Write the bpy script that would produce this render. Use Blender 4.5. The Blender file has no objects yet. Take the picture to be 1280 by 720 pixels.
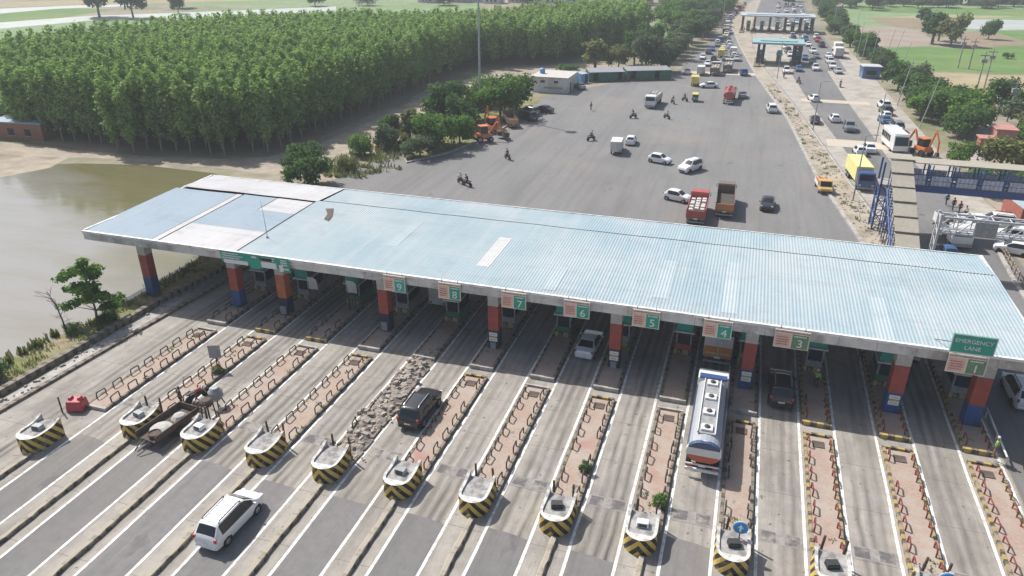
EXPOSURE = .42
HAZE = 0.0005
import bpy, bmesh, math, random
import numpy as np
from mathutils import Vector, Matrix
R = math.radians
scene = bpy.context.scene
COL = scene.collection
rnd = random.Random(7)

# ------------------------------------------------------------------ materials
class NT:
    """small helper around a material's node tree"""
    def __init__(s, name):
        s.m = bpy.data.materials.new(name); s.m.use_nodes = True
        s.t = s.m.node_tree; s.t.nodes.clear()
        s.out = s.t.nodes.new('ShaderNodeOutputMaterial')
    def n(s, typ, **kw):
        nd = s.t.nodes.new(typ)
        for k, v in kw.items(): setattr(nd, k, v)
        return nd
    def l(s, a, b): s.t.links.new(a, b)
    def val(s, sock, v):
        if hasattr(v, 'node'): s.l(v, sock)
        else: sock.default_value = v
    def math(s, op, a, b=None, c=None, clamp=False):
        nd = s.n('ShaderNodeMath', operation=op); nd.use_clamp = clamp
        s.val(nd.inputs[0], a)
        if b is not None: s.val(nd.inputs[1], b)
        if c is not None: s.val(nd.inputs[2], c)
        return nd.outputs[0]
    def mix(s, f, a, b, mode='MIX'):
        nd = s.n('ShaderNodeMix', data_type='RGBA', blend_type=mode)
        s.val(nd.inputs[0], f)
        for i, v in ((6, a), (7, b)):
            if hasattr(v, 'node'): s.l(v, nd.inputs[i])
            else: nd.inputs[i].default_value = (v[0], v[1], v[2], 1)
        return nd.outputs[2]
    def noise(s, vec, scale, detail=4, rough=.6):
        nd = s.n('ShaderNodeTexNoise'); nd.inputs['Scale'].default_value = scale
        nd.inputs['Detail'].default_value = detail; nd.inputs['Roughness'].default_value = rough
        s.l(vec, nd.inputs['Vector']); return nd.outputs['Fac']
    def ramp(s, f, lo, hi):
        nd = s.n('ShaderNodeMapRange'); nd.clamp = True
        s.l(f, nd.inputs[0]); nd.inputs[1].default_value = lo; nd.inputs[2].default_value = hi
        return nd.outputs[0]
    def pos(s): return s.n('ShaderNodeNewGeometry').outputs['Position']
    def obj(s): return s.n('ShaderNodeTexCoord').outputs['Object']
    def scale(s, vec, sc):
        nd = s.n('ShaderNodeVectorMath', operation='MULTIPLY'); s.l(vec, nd.inputs[0]); nd.inputs[1].default_value = sc
        return nd.outputs[0]
    def sep(s, vec):
        nd = s.n('ShaderNodeSeparateXYZ'); s.l(vec, nd.inputs[0]); return nd.outputs
    def bsdf(s, col, rough=.8, metal=0, spec=.4, bump=None, bumpd=.02, coat=0):
        b = s.n('ShaderNodeBsdfPrincipled')
        if hasattr(col, 'node'): s.l(col, b.inputs['Base Color'])
        else: b.inputs['Base Color'].default_value = (col[0], col[1], col[2], 1)
        s.val(b.inputs['Roughness'], rough); b.inputs['Metallic'].default_value = metal
        b.inputs['Specular IOR Level'].default_value = spec; b.inputs['Coat Weight'].default_value = coat
        if bump is not None:
            bp = s.n('ShaderNodeBump'); bp.inputs['Distance'].default_value = bumpd
            s.l(bump, bp.inputs['Height']); s.l(bp.outputs[0], b.inputs['Normal'])
        s.l(b.outputs[0], s.out.inputs[0]); return s.m

def MAT(name, col, rough=.8, sc=3., amt=.25, metal=0, spec=.4, world=False, dirt=None, dirt_sc=.5, coat=0):
    """base colour broken up by noise; optional second colour in patches"""
    t = NT(name); v = t.pos() if world else t.obj()
    a = t.noise(v, sc, 5)
    lo = [c*(1-amt) for c in col]; hi = [min(1, c*(1+amt)) for c in col]
    c = t.mix(t.ramp(a, .3, .7), lo, hi)
    if dirt:
        c = t.mix(t.ramp(t.noise(v, dirt_sc, 6, .65), .47, .62), c, dirt)
    return t.bsdf(c, rough, metal, spec, coat=coat)

def STRIPE(name, c1, c2, axis, period, duty=.5, wear=None, slope=0, rough=.8):
    t = NT(name); v = t.obj(); s = t.sep(v)
    k = s[axis]
    if slope: k = t.math('ADD', k, t.math('MULTIPLY', s[2], slope))
    f = t.math('FRACT', t.math('DIVIDE', k, period))
    f = t.math('GREATER_THAN', f, duty)
    c = t.mix(f, c1, c2)
    if wear: c = t.mix(t.ramp(t.noise(v, 2.5, 6, .7), .45, .6), c, wear)
    c = t.mix(t.ramp(t.noise(v, 9, 3), .35, .8), c, [x*.7 for x in c1], 'MIX') if False else c
    return t.bsdf(c, rough)

m = {}
m['soil'] = MAT('dry_soil', (.28, .245, .18), .95, .35, .22, world=True, dirt=(.16, .17, .08), dirt_sc=.035)
m['track'] = MAT('beige_earth_track', (.36, .305, .235), .95, .5, .2, world=True, dirt=(.27, .225, .17), dirt_sc=.12)
m['debris'] = MAT('broken_concrete_debris', (.33, .285, .245), .95, 2.2, .35, world=True, dirt=(.20, .165, .135), dirt_sc=1.1)
m['grass'] = MAT('rough_grass', (.16, .17, .06), .95, 1.2, .4, world=True, dirt=(.30, .24, .15), dirt_sc=.25)
m['median'] = MAT('dusty_median', (.40, .35, .28), .95, .6, .2, world=True, dirt=(.27, .225, .16), dirt_sc=.3)
paint_late = 1
m['fgreen'] = MAT('green_crop', (.14, .235, .07), .95, .15, .18, world=True, dirt=(.19, .25, .08), dirt_sc=.03)
m['fpale'] = MAT('pale_green_crop', (.29, .36, .22), .95, .15, .15, world=True, dirt=(.34, .38, .27), dirt_sc=.02)
m['fmist'] = MAT('pale_wet_field', (.40, .43, .40), .7, .1, .12, world=True)
m['fbrown'] = MAT('brown_field', (.26, .20, .135), .95, .2, .18, world=True, dirt=(.22, .20, .11), dirt_sc=.05)
m['fstraw'] = MAT('straw_field', (.38, .31, .185), .95, .3, .2, world=True, dirt=(.30, .28, .12), dirt_sc=.06)
m['fpink'] = MAT('ploughed_field', (.36, .29, .235), .95, .4, .15, world=True)

def FIELD(name, col, patch, period, ang):
    t = NT(name); v = t.pos(); s = t.sep(v)
    c = t.mix(t.ramp(t.noise(v, .12, 6, .65), .35, .65), [x*.86 for x in col], [x*1.12 for x in col])
    c = t.mix(t.ramp(t.noise(t.scale(v, (.02, .035, 1)), 1, 6, .65), .48, .62), c, patch)
    d = t.math('ADD', t.math('MULTIPLY', s[0], math.cos(ang)), t.math('MULTIPLY', s[1], math.sin(ang)))
    d = t.math('ADD', d, t.math('MULTIPLY', t.noise(t.scale(v, (.1, .1, 1)), 1, 2), 1.5))
    rw = t.math('LESS_THAN', t.math('FRACT', t.math('DIVIDE', d, period)), .38)
    br = t.ramp(t.noise(t.scale(v, (.05, .05, 1)), 1, 4, .6), .42, .58)
    c = t.mix(t.math('MULTIPLY', t.math('MULTIPLY', rw, br), .35), c, [x*.66 for x in col])
    return t.bsdf(c, .95, spec=.2)
m['fgreen'] = FIELD('green_crop', (.13, .225, .065), (.185, .245, .085), 2.6, .35)
m['fpale'] = FIELD('pale_green_crop', (.22, .30, .15), (.18, .27, .11), 3.4, 1.2)
m['fpink'] = FIELD('ploughed_field', (.35, .29, .24), (.30, .245, .19), 2.8, .9)
m['fstraw'] = FIELD('straw_field', (.37, .31, .19), (.29, .28, .13), 3.0, .2)
def asphalt(name, col, amt, streak):
    t = NT(name); v = t.pos()
    c = t.mix(t.ramp(t.noise(v, 1.6, 6, .7), .3, .7), [x*(1-amt) for x in col], [x*(1+amt) for x in col])
    big = t.ramp(t.noise(t.scale(v, (.09, .03, 1)), 1, 5, .6), .4, .62)
    c = t.mix(t.math('MULTIPLY', big, .55), c, [x*.72 for x in col])
    dirt = t.ramp(t.noise(t.scale(v, (.05, .05, 1)), 1, 4, .6), .5, .7)
    c = t.mix(t.math('MULTIPLY', dirt, .5), c, (.27, .245, .21))
    st = t.ramp(t.noise(t.scale(v, (1.1, .035, 1)), 1, 5, .65), .5, .72)
    c = t.mix(t.math('MULTIPLY', st, streak), c, [x*.45 for x in col])
    sw = t.ramp(t.noise(t.scale(v, (.35, .018, 1)), 1, 6, .7), .52, .68)
    c = t.mix(t.math('MULTIPLY', sw, .35), c, [x*.6 for x in col])
    spots = t.ramp(t.noise(t.scale(v, (.42, .26, 1)), 1, 4, .6), .635, .70)
    c = t.mix(t.math('MULTIPLY', spots, .5), c, [x*.5 for x in col])
    return t.bsdf(c, .88, spec=.25, bump=t.noise(v, 9, 4), bumpd=.01)
m['asphalt'] = asphalt('weathered_asphalt', (.215, .21, .205), .10, .28)
m['asphalt2'] = asphalt('darker_asphalt', (.205, .196, .189), .14, .45)
m['rroad'] = asphalt('service_road_asphalt', (.19, .187, .185), .10, .3)

def concrete(name, col, tint):
    t = NT(name); v = t.pos(); s = t.sep(v)
    c = t.mix(t.ramp(t.noise(v, .9, 7, .7), .3, .7), [x*.84 for x in col], [x*1.14 for x in col])
    # tyre and oil bands down each lane, 5.29 m apart
    u = t.math('FRACT', t.math('DIVIDE', t.math('SUBTRACT', s[0], 2.6), 5.29))
    wob = t.math('MULTIPLY', t.math('SUBTRACT', t.noise(t.scale(v, (.25, .12, 1)), 1, 3), .5), .12)
    u = t.math('ADD', u, wob)
    band = None
    for c0, w in ((.40, .055), (.53, .07), (.65, .055)):
        d = t.math('ABSOLUTE', t.math('SUBTRACT', u, c0))
        b = t.math('SUBTRACT', 1, t.math('DIVIDE', d, w), clamp=True)
        band = b if band is None else t.math('MAXIMUM', band, b)
    brk = t.ramp(t.noise(t.scale(v, (.55, .06, 1)), 1, 6, .7), .36, .62)
    tone = t.ramp(t.noise(t.scale(v, (.17, .012, 1)), 1, 2), .40, .60)
    gr = t.ramp(t.noise(t.scale(v, (.22, .10, 1)), 1, 6, .7), .48, .66)
    c = t.mix(t.math('MULTIPLY', gr, .6), c, (.175, .16, .142))
    k = t.math('MULTIPLY', t.math('MULTIPLY', band, brk), t.math('MULTIPLY_ADD', tone, .6, .5), clamp=True)
    c = t.mix(k, c, (.085, .08, .075))
    st = t.ramp(t.noise(t.scale(v, (1.3, .05, 1)), 1, 7, .72), .47, .72)
    c = t.mix(t.math('MULTIPLY', st, .6), c, tint)
    sp = t.ramp(t.noise(v, 2.1, 3, .6), .655, .70)
    c = t.mix(t.math('MULTIPLY', sp, .75), c, (.07, .065, .06))
    j = t.math('FRACT', t.math('DIVIDE', s[1], 4.6))
    j = t.math('LESS_THAN', j, .012)
    c = t.mix(t.math('MULTIPLY', j, .5), c, (.1, .09, .08))
    return t.bsdf(c, .9, spec=.25, bump=t.noise(v, 6, 4), bumpd=.01)
m['concrete'] = concrete('lane_concrete', (.36, .33, .29), (.13, .118, .102))
m['shoulder'] = MAT('pale_shoulder_concrete', (.40, .365, .315), .9, .8, .15, world=True, dirt=(.30, .27, .23), dirt_sc=.3)
m['line'] = MAT('worn_white_line', (.80, .79, .76), .8, 6, .08, world=True, dirt=(.50, .47, .42), dirt_sc=2.2)
m['linefar'] = MAT('faded_cream_band', (.50, .44, .35), .85, 3, .15, world=True)
m['rumble_pale'] = MAT('grey_rumble_band', (.25, .235, .22), .85, 3, .2, world=True, dirt=(.34, .31, .28), dirt_sc=.9)
m['rumble'] = MAT('dark_rumble_patch', (.13, .12, .12), .85, 3, .2, world=True, dirt=(.3, .27, .23), dirt_sc=1.2)

def pavers(name, col):
    t = NT(name); v = t.obj(); s = t.sep(v)
    b = t.n('ShaderNodeTexBrick'); t.l(t.scale(v, (1, 1, 1)), b.inputs['Vector'])
    b.inputs['Scale'].default_value = 3.2; b.inputs['Mortar Size'].default_value = .03
    b.inputs['Color1'].default_value = (col[0], col[1], col[2], 1)
    b.inputs['Color2'].default_value = (col[0]*.82, col[1]*.74, col[2]*.7, 1)
    b.inputs['Mortar'].default_value = (.30, .25, .2, 1)
    c = t.mix(t.ramp(t.noise(t.pos(), .55, 6, .7), .44, .66), b.outputs['Color'], (.40, .35, .295))
    c = t.mix(t.ramp(t.noise(t.pos(), .23, 3, .6), .60, .74), c, (.36, .21, .17))
    c = t.mix(t.ramp(t.noise(t.pos(), 1.1, 6, .7), .60, .68), c, (.17, .13, .10))
    return t.bsdf(c, .9)
m['paver'] = pavers('red_block_paving', (.44, .33, .27))
m['kerb_dark'] = STRIPE('dark_kerb_paint_and_shade', (.06, .052, .045), (.20, .17, .13), 1, .9, wear=(.25, .21, .16))
m['kerb_yel'] = STRIPE('yellow_black_kerb', (.40, .29, .09), (.06, .052, .045), 1, .8, wear=(.31, .25, .18))
m['kerb_end'] = STRIPE('yellow_black_end_kerb', (.50, .36, .09), (.05, .045, .04), 0, .95, wear=(.32, .26, .17))
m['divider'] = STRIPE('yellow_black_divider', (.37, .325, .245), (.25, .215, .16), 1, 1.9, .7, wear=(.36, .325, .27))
m['conc'] = MAT('grey_concrete', (.42, .40, .37), .9, 3, .18, dirt=(.28, .26, .23), dirt_sc=1.1)
m['conc_top'] = MAT('dusty_concrete_fill', (.36, .35, .335), .9, 4, .15, dirt=(.2, .19, .18), dirt_sc=1.4)
m['whitepaint'] = MAT('white_paint', (.78, .77, .74), .6, 4, .06, dirt=(.55, .52, .47), dirt_sc=1.2)
m['rim_paint'] = MAT('scuffed_white_paint', (.60, .585, .555), .7, 3, .15, dirt=(.34, .315, .28), dirt_sc=2.0)
m['white_clean'] = MAT('clean_white_enamel', (.80, .80, .79), .35, 4, .03)

# chevrons: u = distance along the wall from the nose, v = height, both stored as UV
t = NT('black_and_yellow_chevrons')
uv = t.sep(t.n('ShaderNodeUVMap').outputs[0])
f = t.math('FRACT', t.math('DIVIDE', t.math('ADD', t.math('MULTIPLY', uv[0], 1.35), uv[1]), .86))
f = t.math('GREATER_THAN', f, .5)
c = t.mix(f, (.60, .43, .10), (.032, .028, .024))
c = t.mix(t.math('MULTIPLY', t.ramp(t.noise(t.pos(), 2.3, 6, .7), .52, .68), .7), c, (.36, .29, .19))
m['chevron'] = t.bsdf(c, .75)

def roofmat(name, base, tints):
    t = NT(name); v = t.pos(); s = t.sep(v)
    # each sheet is 1.05 m wide: a tone of its own
    cell = t.n('ShaderNodeCombineXYZ')
    t.l(t.math('FLOOR', t.math('DIVIDE', s[0], 1.05)), cell.inputs[0])
    t.l(t.math('FLOOR', t.math('DIVIDE', s[1], 7.4)), cell.inputs[1])
    w = t.n('ShaderNodeTexWhiteNoise', noise_dimensions='3D'); t.l(cell.outputs[0], w.inputs['Vector'])
    c = t.mix(t.math('MULTIPLY', w.outputs['Value'], .45), base, tints[0])
    c = t.mix(t.ramp(t.noise(t.scale(v, (.12, .1, 1)), 1, 4, .6), .42, .68), c, tints[1])
    st = t.ramp(t.noise(t.scale(v, (1.6, .08, 1)), 1, 6, .7), .5, .75)
    c = t.mix(t.math('MULTIPLY', st, .55), c, tints[2])
    c = t.mix(t.math('MULTIPLY', t.ramp(t.noise(v, .45, 6, .72), .54, .72), .5), c, (.27, .30, .32))
    c = t.mix(t.math('MULTIPLY', t.ramp(t.noise(t.scale(v, (.05, .4, 1)), 1, 6, .7), .54, .70), .38), c, (.24, .255, .26))
    seam = t.math('LESS_THAN', t.math('FRACT', t.math('DIVIDE', t.math('SUBTRACT', s[1], 52.6), 4.8)), .02)
    c = t.mix(t.math('MULTIPLY', seam, .3), c, (.24, .29, .32))
    lap = t.math('LESS_THAN', t.math('FRACT', t.math('DIVIDE', s[0], 1.05)), .045)
    c = t.mix(t.math('MULTIPLY', lap, .35), c, (.28, .36, .42))
    return t.bsdf(c, .62, spec=.25)
m['roof_main'] = roofmat('faded_cyan_sheeting', (.30, .40, .435), ((.38, .45, .475), (.41, .46, .475), (.48, .51, .515)))
m['roof_blue'] = roofmat('pale_blue_sheeting', (.29, .37, .435), ((.35, .42, .47), (.32, .39, .45), (.42, .46, .495)))
m['roof_white'] = roofmat('off_white_sheeting', (.58, .57, .56), ((.62, .61, .60), (.53, .515, .505), (.64, .63, .62)))
m['roof_pale'] = roofmat('bleached_sheeting', (.40, .475, .50), ((.44, .50, .52), (.42, .475, .495), (.49, .53, .545)))
m['fascia'] = MAT('grimy_white_fascia', (.66, .64, .61), .7, .8, .15, world=True, dirt=(.36, .33, .30), dirt_sc=.35)
m['dark'] = MAT('dark_recess', (.03, .03, .032), .8)
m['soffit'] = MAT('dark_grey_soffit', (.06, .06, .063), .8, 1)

def flat(name, col, rough=.6, **k): m[name] = MAT(name, col, rough, **k)
flat('column_white', (.58, .55, .52), dirt=(.42, .39, .36)); flat('column_red', (.36, .075, .055), amt=.15, dirt=(.27, .07, .055))
flat('column_orange', (.46, .13, .05), amt=.2, dirt=(.33, .12, .07)); flat('column_blue', (.035, .10, .25), amt=.2, dirt=(.03, .06, .14))
flat('column_navy', (.03, .04, .07), amt=.2)
flat('steel_dark', (.055, .045, .04), .6, dirt=(.16, .10, .06), dirt_sc=2); flat('steel_red', (.22, .05, .045), .6, amt=.3, dirt=(.12, .06, .05))
flat('steel_grey', (.30, .305, .31), .5); flat('galv', (.48, .49, .50), .45, amt=.12); flat('navy_steel', (.05, .095, .25), .55, amt=.2)
flat('sign_green', (.03, .36, .25), .5, amt=.06); flat('sign_teal', (.05, .42, .34), .5, amt=.1); flat('sign_cream', (.80, .70, .60), .6, amt=.06)
flat('sign_salmon', (.80, .50, .41), .6, amt=.1); flat('panel_grey', (.50, .52, .58), .5); flat('sign_line', (.42, .20, .14), .7); flat('sign_olive', (.17, .27, .16), .6, amt=.15)
flat('sign_white', (.80, .80, .78), .6, amt=.03); flat('sign_blue', (.03, .30, .66), .5, amt=.05)
flat('rubber', (.028, .027, .026), .85); flat('rim', (.32, .32, .33), .4, metal=.5); flat('black_plastic', (.04, .04, .042), .6)
flat('chrome', (.55, .55, .56), .3, metal=.7); flat('plate', (.75, .74, .68), .5)
flat('brick_red', (.36, .12, .09), .85, amt=.2); flat('pink_wall', (.46, .23, .19), .85, amt=.12, dirt=(.38, .2, .17)); flat('tarp_green', (.03, .13, .10), .7, amt=.3)
flat('wall_white', (.66, .65, .62), .85, amt=.08, dirt=(.52, .49, .45)); flat('tank_blue', (.12, .32, .55), .5); flat('wood', (.22, .13, .07), .8)
flat('cargo_pale', (.52, .49, .45), .8, amt=.2); flat('cargo_dark', (.075, .065, .055), .9, amt=.4); flat('rubble', (.33, .29, .25), .95, amt=.35)
flat('roof_beige', (.37, .345, .275), .8, amt=.12, dirt=(.36, .32, .26)); flat('rust', (.115, .085, .068), .9, amt=.35, dirt=(.10, .08, .07), dirt_sc=2)
flat('cement', (.45, .43, .40), .95, amt=.15); flat('teal_roof', (.27, .42, .42), .6, amt=.1); flat('brick_wall', (.30, .15, .10), .9, amt=.2)
flat('trunk', (.20, .155, .115), .9, amt=.3); flat('trunk_pale', (.30, .25, .20), .9, amt=.25); flat('bare_wood', (.16, .12, .095), .9)

def paint(name, col, rough=.3, metal=0): m[name] = MAT(name, col, rough, 1.2, .06, metal=metal, spec=.5, coat=.5)
paint('white_car', (.78, .78, .78)); paint('black_car', (.03, .031, .034), .22); paint('silver_car', (.52, .53, .55), .35, .3)
paint('silver_pale', (.74, .75, .76), .35, .1); paint('grey_car', (.20, .21, .22), .32, .2); paint('red_car', (.40, .035, .03)); paint('blue_car', (.04, .12, .28)); paint('cream_car', (.62, .55, .40))
paint('red_truck', (.43, .075, .055), .5); paint('orange_truck', (.62, .23, .06), .5); paint('yellow_truck', (.66, .55, .12), .5)
paint('navy_band', (.04, .075, .16), .5); paint('rear_red', (.55, .10, .05), .5); paint('blue_truck', (.045, .09, .24), .45); paint('white_truck', (.72, .72, .71), .45); paint('green_truck', (.05, .17, .12), .5); paint('brown_truck', (.17, .11, .085), .6)
paint('drum_red', (.42, .03, .045), .5); paint('jcb', (.62, .17, .04), .5); paint('tail', (.45, .02, .02), .3); paint('amber', (.6, .25, .03), .3)
paint('tank_silver', (.40, .42, .44), .4, .2); paint('headlamp', (.72, .74, .76), .15)
paint('marigold', (.62, .38, .10), .55)
paint('lemon_truck', (.76, .71, .28), .5)
t = NT('vehicle_glass'); m['glass'] = t.bsdf((.018, .022, .026), .08, spec=.6)
m['glass_teal'] = NT('building_glass').bsdf((.03, .045, .055), .12, spec=.6)
flat('skin', (.30, .16, .10), .6); flat('hair', (.02, .016, .014), .7)
for n_, c_ in dict(shirt_white=(.68, .67, .64), shirt_dark=(.06, .06, .075), shirt_blue=(.10, .17, .32), shirt_red=(.34, .06, .06), shirt_hiviz=(.30, .55, .10), trouser=(.06, .065, .085), trouser_tan=(.22, .18, .13)).items(): flat(n_, c_, .85)

def leaf(name, dark, light, spread=.25):
    t = NT(name); g = t.n('ShaderNodeNewGeometry')
    oi = t.n('ShaderNodeObjectInfo').outputs['Random']
    f = t.math('MULTIPLY_ADD', g.outputs['Random Per Island'], .62, t.math('MULTIPLY', oi, .2))
    f = t.math('ADD', f, t.math('MULTIPLY', t.ramp(t.noise(g.outputs['Position'], .22, 3), .35, .65), .3), clamp=True)
    c = t.mix(f, dark, light)
    d = t.n('ShaderNodeBsdfDiffuse'); t.l(c, d.inputs[0])
    tr = t.n('ShaderNodeBsdfTranslucent'); t.l(c, tr.inputs[0])
    mx = t.n('ShaderNodeMixShader'); mx.inputs[0].default_value = .38
    t.l(d.outputs[0], mx.inputs[1]); t.l(tr.outputs[0], mx.inputs[2]); t.l(mx.outputs[0], t.out.inputs[0])
    m[name] = t.m
leaf('poplar_leaf', (.15, .26, .08), (.36, .50, .16))
leaf('dark_leaf', (.045, .10, .034), (.125, .215, .07))
leaf('bright_leaf', (.06, .14, .03), (.18, .31, .07))
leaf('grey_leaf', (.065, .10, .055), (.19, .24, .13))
leaf('olive_leaf', (.11, .13, .045), (.28, .30, .12))
leaf('dry_leaf', (.20, .15, .07), (.36, .28, .13))

# water: murky, still; grey sky reflection painted into the base colour, weedy shallows olive
t = NT('murky_pond_water_painted_sky'); v = t.pos(); s = t.sep(v)
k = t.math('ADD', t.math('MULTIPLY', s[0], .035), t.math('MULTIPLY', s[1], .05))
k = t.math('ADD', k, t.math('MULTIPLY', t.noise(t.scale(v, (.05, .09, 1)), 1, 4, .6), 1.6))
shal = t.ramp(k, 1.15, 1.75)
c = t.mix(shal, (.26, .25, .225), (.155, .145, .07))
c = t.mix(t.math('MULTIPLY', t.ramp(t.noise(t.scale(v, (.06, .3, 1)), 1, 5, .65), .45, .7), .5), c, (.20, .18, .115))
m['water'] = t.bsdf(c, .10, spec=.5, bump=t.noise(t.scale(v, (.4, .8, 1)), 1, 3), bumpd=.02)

# ------------------------------------------------------------------ mesh helpers
class MB:
    def __init__(s): s.v = []; s.f = []; s.mi = []; s.cur = 0
    def add(s, vs, fs):
        b = len(s.v); s.v += [tuple(p) for p in vs]
        s.f += [tuple(b+i for i in f) for f in fs]; s.mi += [s.cur]*len(fs); return s
    def box(s, cx, cy, cz, sx, sy, sz, rz=0, taper=1., rx=0):
        M = Matrix.Translation((cx, cy, cz)) @ Matrix.Rotation(rz, 4, 'Z') @ Matrix.Rotation(rx, 4, 'X')
        P = []
        for z, k in ((-.5, 1), (.5, taper)):
            for x, y in ((-.5, -.5), (.5, -.5), (.5, .5), (-.5, .5)): P.append(M @ Vector((x*sx*k, y*sy*k, z*sz)))
        return s.add(P, [(3, 2, 1, 0), (4, 5, 6, 7), (0, 1, 5, 4), (1, 2, 6, 5), (2, 3, 7, 6), (3, 0, 4, 7)])
    def bbox(s, x0, x1, y0, y1, z0, z1): return s.box((x0+x1)/2, (y0+y1)/2, (z0+z1)/2, x1-x0, y1-y0, z1-z0)
    def tube(s, p0, p1, r0, r1=None, n=8, cap=True):
        p0, p1 = Vector(p0), Vector(p1); r1 = r0 if r1 is None else r1
        d = (p1-p0).normalized(); q = d.to_track_quat('Z', 'Y'); P = []
        for p, r in ((p0, r0), (p1, r1)):
            for i in range(n):
                a = 2*math.pi*i/n; P.append(p + q @ Vector((r*math.cos(a), r*math.sin(a), 0)))
        F = [(i, (i+1) % n, n+(i+1) % n, n+i) for i in range(n)]
        if cap: F += [tuple(range(n-1, -1, -1)), tuple(range(n, 2*n))]
        return s.add(P, F)
    def path(s, pts, r, n=6, r1=None):
        for i in range(len(pts)-1):
            a = r if r1 is None else r+(r1-r)*i/(len(pts)-1); b = r if r1 is None else r+(r1-r)*(i+1)/(len(pts)-1)
            s.tube(pts[i], pts[i+1], a, b, n)
        return s
    def lathe(s, prof, n=14, c=(0, 0, 0), axis='Z'):
        P = []; 
        for r, z in prof:
            for i in range(n):
                a = 2*math.pi*i/n; x, y = r*math.cos(a), r*math.sin(a)
                p = (x, y, z) if axis == 'Z' else ((z, x, y) if axis == 'X' else (y, z, x))
                P.append((p[0]+c[0], p[1]+c[1], p[2]+c[2]))
        F = []
        for k in range(len(prof)-1):
            for i in range(n): F.append((k*n+i, k*n+(i+1) % n, (k+1)*n+(i+1) % n, (k+1)*n+i))
        F += [tuple(range(n-1, -1, -1)), tuple(range((len(prof)-1)*n, len(prof)*n))]
        return s.add(P, F)
    def prism(s, pts, z0, z1):
        n = len(pts)
        P = [(x, y, z0) for x, y in pts] + [(x, y, z1) for x, y in pts]
        return s.add(P, [tuple(range(n-1, -1, -1)), tuple(range(n, 2*n))] + [(i, (i+1) % n, n+(i+1) % n, n+i) for i in range(n)])
    def xprism(s, pts, x0, x1):
        """profile in the y-z plane pushed along x"""
        n = len(pts)
        P = [(x0, y, z) for y, z in pts] + [(x1, y, z) for y, z in pts]
        return s.add(P, [tuple(range(n)), tuple(range(2*n-1, n-1, -1))] + [(n+i, n+(i+1) % n, (i+1) % n, i) for i in range(n)])
    def build(s, name, mat, parent=None, smooth=False, bevel=0, loc=(0, 0, 0), rz=0):
        me = bpy.data.meshes.new(name); me.from_pydata(s.v, [], s.f)
        mats = mat if isinstance(mat, (list, tuple)) else [mat]
        for k in mats: me.materials.append(m[k] if isinstance(k, str) else k)
        if len(mats) > 1: me.polygons.foreach_set('material_index', s.mi)
        if smooth: me.polygons.foreach_set('use_smooth', [True]*len(me.polygons))
        me.update(); o = bpy.data.objects.new(name, me); COL.objects.link(o)
        o.location = loc; o.rotation_euler = (0, 0, rz)
        if parent: o.parent = parent
        if bevel:
            bv = o.modifiers.new('bevel', 'BEVEL'); bv.width = bevel; bv.segments = 2; bv.limit_method = 'ANGLE'
        return o

def tag(o, label=None, cat=None, group=None, kind=None):
    if label: o['label'] = label
    if cat: o['category'] = cat
    if group: o['group'] = group
    if kind: o['kind'] = kind
    return o
def thing(name, label, cat, loc=(0, 0, 0), rz=0, group=None):
    o = bpy.data.objects.new(name, None); COL.objects.link(o); o.empty_display_size = .3
    o.location = loc; o.rotation_euler = (0, 0, rz)
    return tag(o, label, cat, group)
KIDS = {}
def kids(o):
    if o.name not in KIDS: KIDS[o.name] = [c for c in COL.objects if c.parent == o]
    return KIDS[o.name]
def copy_tree(o, parent=None, over=None):
    c = o.copy(); COL.objects.link(c)
    if parent: c.parent = parent
    if over and c.type == 'MESH':
        base = o.name.split('.')[0]
        if base in over:
            c.material_slots[0].link = 'OBJECT'; c.material_slots[0].material = m[over[base]]
    for ch in kids(o): copy_tree(ch, c, over)
    return c
def dup(root, loc, rz, label, group=None, cat=None, over=None, scale=1.):
    c = copy_tree(root, None, over); c.location = loc; c.rotation_euler = (0, 0, rz); c.scale = (scale,)*3
    c['label'] = label
    if cat: c['category'] = cat
    if group: c['group'] = group
    elif 'group' in c: del c['group']
    return c
PROTO = []
def first_or_dup(proto, *a, **k):
    """the prototype itself takes the first place asked for"""
    return dup(proto, *a, **k)

def sheet(name, pts, z, mat, label=None, kind='structure'):
    me = bpy.data.meshes.new(name); me.from_pydata([(p[0], p[1], z) for p in pts], [], [tuple(range(len(pts)))])
    me.materials.append(m[mat]); me.update()
    bm = bmesh.new(); bm.from_mesh(me); bmesh.ops.triangulate(bm, faces=bm.faces[:])
    bmesh.ops.recalc_face_normals(bm, faces=bm.faces[:])
    for f in bm.faces:
        if f.normal.z < 0: f.normal_flip()
    bm.to_mesh(me); bm.free()
    o = bpy.data.objects.new(name, me); COL.objects.link(o)
    if kind: o['kind'] = kind
    if label: o['label'] = label
    return o
def ribbon(name, pts, w, z, mat, h=0, kind='structure', label=None, cat=None):
    """strip of width w along a polyline, or a solid kerb of height h"""
    L = []; Rr = []
    for i, p in enumerate(pts):
        a = Vector(pts[max(0, i-1)][:2]); b = Vector(pts[min(len(pts)-1, i+1)][:2]); d = (b-a).normalized()
        nrm = Vector((-d.y, d.x))*w/2; c = Vector(p[:2]); L.append(c+nrm); Rr.append(c-nrm)
    mb = MB(); n = len(pts)
    if h == 0:
        mb.add([(p.x, p.y, z) for p in L]+[(p.x, p.y, z) for p in Rr], [(n+i, n+i+1, i+1, i) for i in range(n-1)])
    else:
        for i in range(n-1):
            q = [L[i], Rr[i], Rr[i+1], L[i+1]]
            mb.add([(p.x, p.y, z) for p in q]+[(p.x, p.y, z+h) for p in q], [(4, 5, 6, 7), (0, 1, 5, 4), (1, 2, 6, 5), (2, 3, 7, 6), (3, 0, 4, 7)])
    o = mb.build(name, mat); tag(o, label, cat, None, kind); return o

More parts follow.
